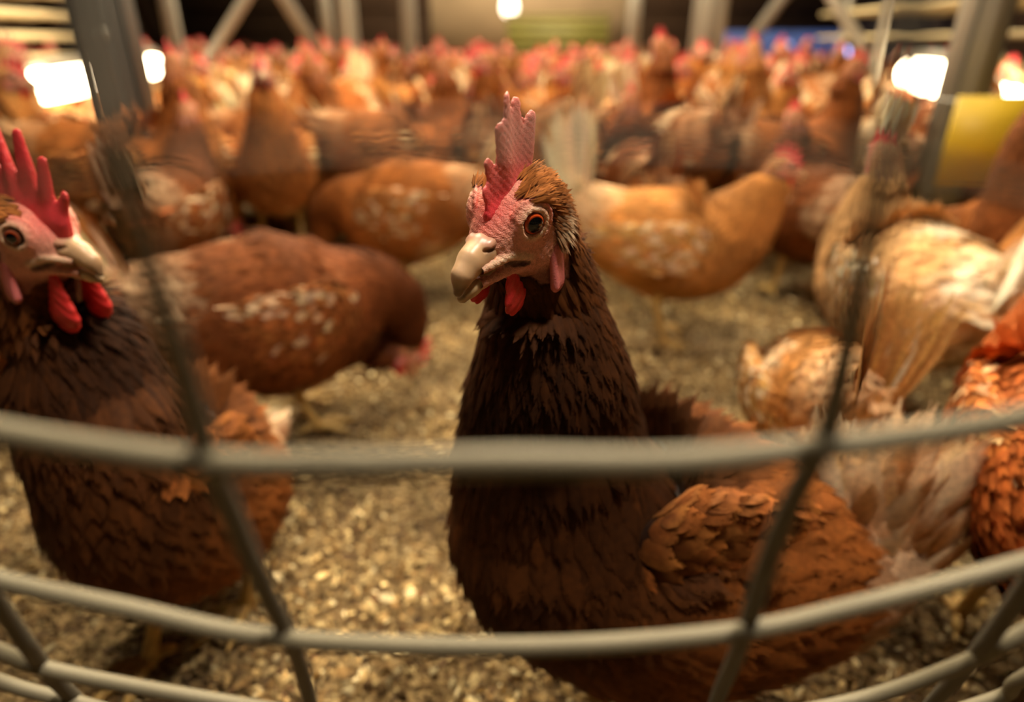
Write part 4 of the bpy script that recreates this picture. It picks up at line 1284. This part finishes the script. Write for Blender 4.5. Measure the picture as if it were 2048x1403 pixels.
for k, (pose, pal, mott, gp, hd, scl, lab, ta) in enumerate(near):
    r = make_hen(pose, 'mid', pal, 100 + k, 1.0, mott=mott, **ta)
    put(r, (*gp, 0), hd, scl, lab)

# ------------------------------------------------------------------ the flock
random.seed(4)
protos_mid = []
combos = [('alert', 'rust', .5, .12), ('forward', 'gold', .6, .15), ('hunched', 'dark', .4, .08), ('turned', 'gold', .7, .2), ('alert', 'pale', .8, .2), ('peck', 'rust', .8, .15), ('turned', 'rust', .3, .08), ('hunched', 'pale', .9, .25)]
for k, (po, pa, tp, mo) in enumerate(combos):
    protos_mid.append([make_hen(po, 'mid', pa, 300 + k, .5, tailpale=tp, mott=mo, tailup=random.choice((.8, 1.2, 1.6))), False])
protos_low = []
for k, (po, pa, tp, mo) in enumerate((('delve', 'gold', .5, .12), ('delve', 'rust', .7, .15), ('delve', 'dark', .4, .1))):
    protos_low.append([make_hen(po, 'mid', pa, 350 + k, .5, tailpale=tp, mott=mo, tailup=.5, taillen=.06), False])
protos_far = []
for k, (po, pa, tp, mo) in enumerate(combos):
    if po == 'peck': po = 'alert'
    protos_far.append([make_hen(po, 'far', pa, 400 + k, .28, tailpale=tp, mott=mo, tailup=1.2), False])

taken = [n[3] for n in near] + [(ho[0], ho[1]), (lo_[0], lo_[1]), (pl.location.x, pl.location.y)]
spots = []; lows = set()
bodies = [(t_[0], t_[1]) for t_ in taken]
for n_ in near:
    h_ = math.radians(n_[4]); bodies += [(n_[3][0] + k_ * .09 * math.cos(h_), n_[3][1] + k_ * .09 * math.sin(h_)) for k_ in (-1, 1)]
bodies += [(1.9, 6.65), (.6, 6.65)]


def try_spot(x, y, sep):
    for _t in range(6):
        rz = random.uniform(0, 2 * PI)
        q = [(x + k_ * .085 * math.cos(rz), y + k_ * .085 * math.sin(rz)) for k_ in (-1, 0, 1)]
        if all((a_ - u_) ** 2 + (b_ - v_) ** 2 > sep * sep for (a_, b_) in bodies if abs(a_ - x) < .4 and abs(b_ - y) < .4 for (u_, v_) in q):
            bodies.extend(q); spots.append((x, y, rz)); return True
    return False


for (lo_y, hi_y, n, sep) in ((1.18, 2.2, 72, .118), (2.2, 3.6, 98, .13), (3.6, 5.4, 76, .18), (5.4, 9.3, 46, .30)):
    got = 0
    for _ in range(9000):
        if got >= n: break
        y = random.uniform(lo_y, hi_y); hw = .10 + .86 * y
        x = random.uniform(-hw, hw)
        if hi_y > 5 and abs(x) > 4.2: continue
        if (x > 2.15 and 2.1 < y < 6.8) or (x < -1.45 and y < 2.95): continue
        if y > 6.35 and -.1 < x < 1.3 and y < 7.0: continue
        col_ = 1024 + FPX * x / (y * .9)
        low_ = 1.30 < y < 2.75 and (-120 < col_ < 400 or 1700 < col_ < 2060)
        if y < 1.4 and col_ > 1780: continue
        if y < 1.40 and 600 < col_ < 1250: continue
        if try_spot(x, y, sep):
            got += 1
            if low_: lows.add(len(spots) - 1)
tints = [(1, 1, 1), (1.12, 1.08, 1.0), (.85, .8, .78), (1.2, 1.15, 1.1), (.95, .9, .85), (1.05, .95, .85)]
posel = {'alert': 'neck up', 'forward': 'neck stretched forward', 'hunched': 'crouched low', 'turned': 'head turned aside', 'peck': 'head down', 'delve': 'head down near a lamp'}
coll = {'rust': 'rusty brown', 'gold': 'golden brown', 'dark': 'dark brown', 'pale': 'pale tan'}
for si, (x, y, rz) in enumerate(spots):
    fl = protos_low if si in lows else protos_mid if y < 3.0 else protos_far
    i = random.choices(range(len(fl)), (3, 2, 4, 2, 1, 2, 3, 1)[:len(fl)])[0]
    sc_ = random.uniform(.92, 1.12) * (1.04 if y > 3 else 1.0)
    if fl[i][1]: r = copy_hen(fl[i][0], (x, y, 0), rz, sc_)
    else:
        r = fl[i][0]; fl[i][1] = True
        r.location = (x, y, 0); r.rotation_euler = (0, 0, rz); r.scale = (sc_,) * 3
    po, pa = ('delve', ('gold', 'rust', 'dark')[i]) if si in lows else combos[i][:2]
    if y < 3.0:
        d = 'the second rank of hens' if y < 2.2 else 'the middle of the flock'
        tag(r, f'{coll[pa]} hen with {posel[po]} in {d}', 'hen', f'{coll[pa]} {po} hens of {d}')
    else:
        d = 'the far flock' if y < 5.4 else 'the farthest flock near the back wall'
        tag(r, f'{coll[pa]} blurred hen among {d}', 'hen', f'{coll[pa]} hens of {d}')
    tint(r, random.choice(tints))
for fl in (protos_mid, protos_low, protos_far):
    for r, used in fl:
        if not used:
            for ch in kids(r): bpy.data.objects.remove(ch)
            bpy.data.objects.remove(r)
# perching hens on the left tier, lit by the tube
print('hens', sum(o.name.startswith('hen') and o.parent is None for o in bpy.data.objects))
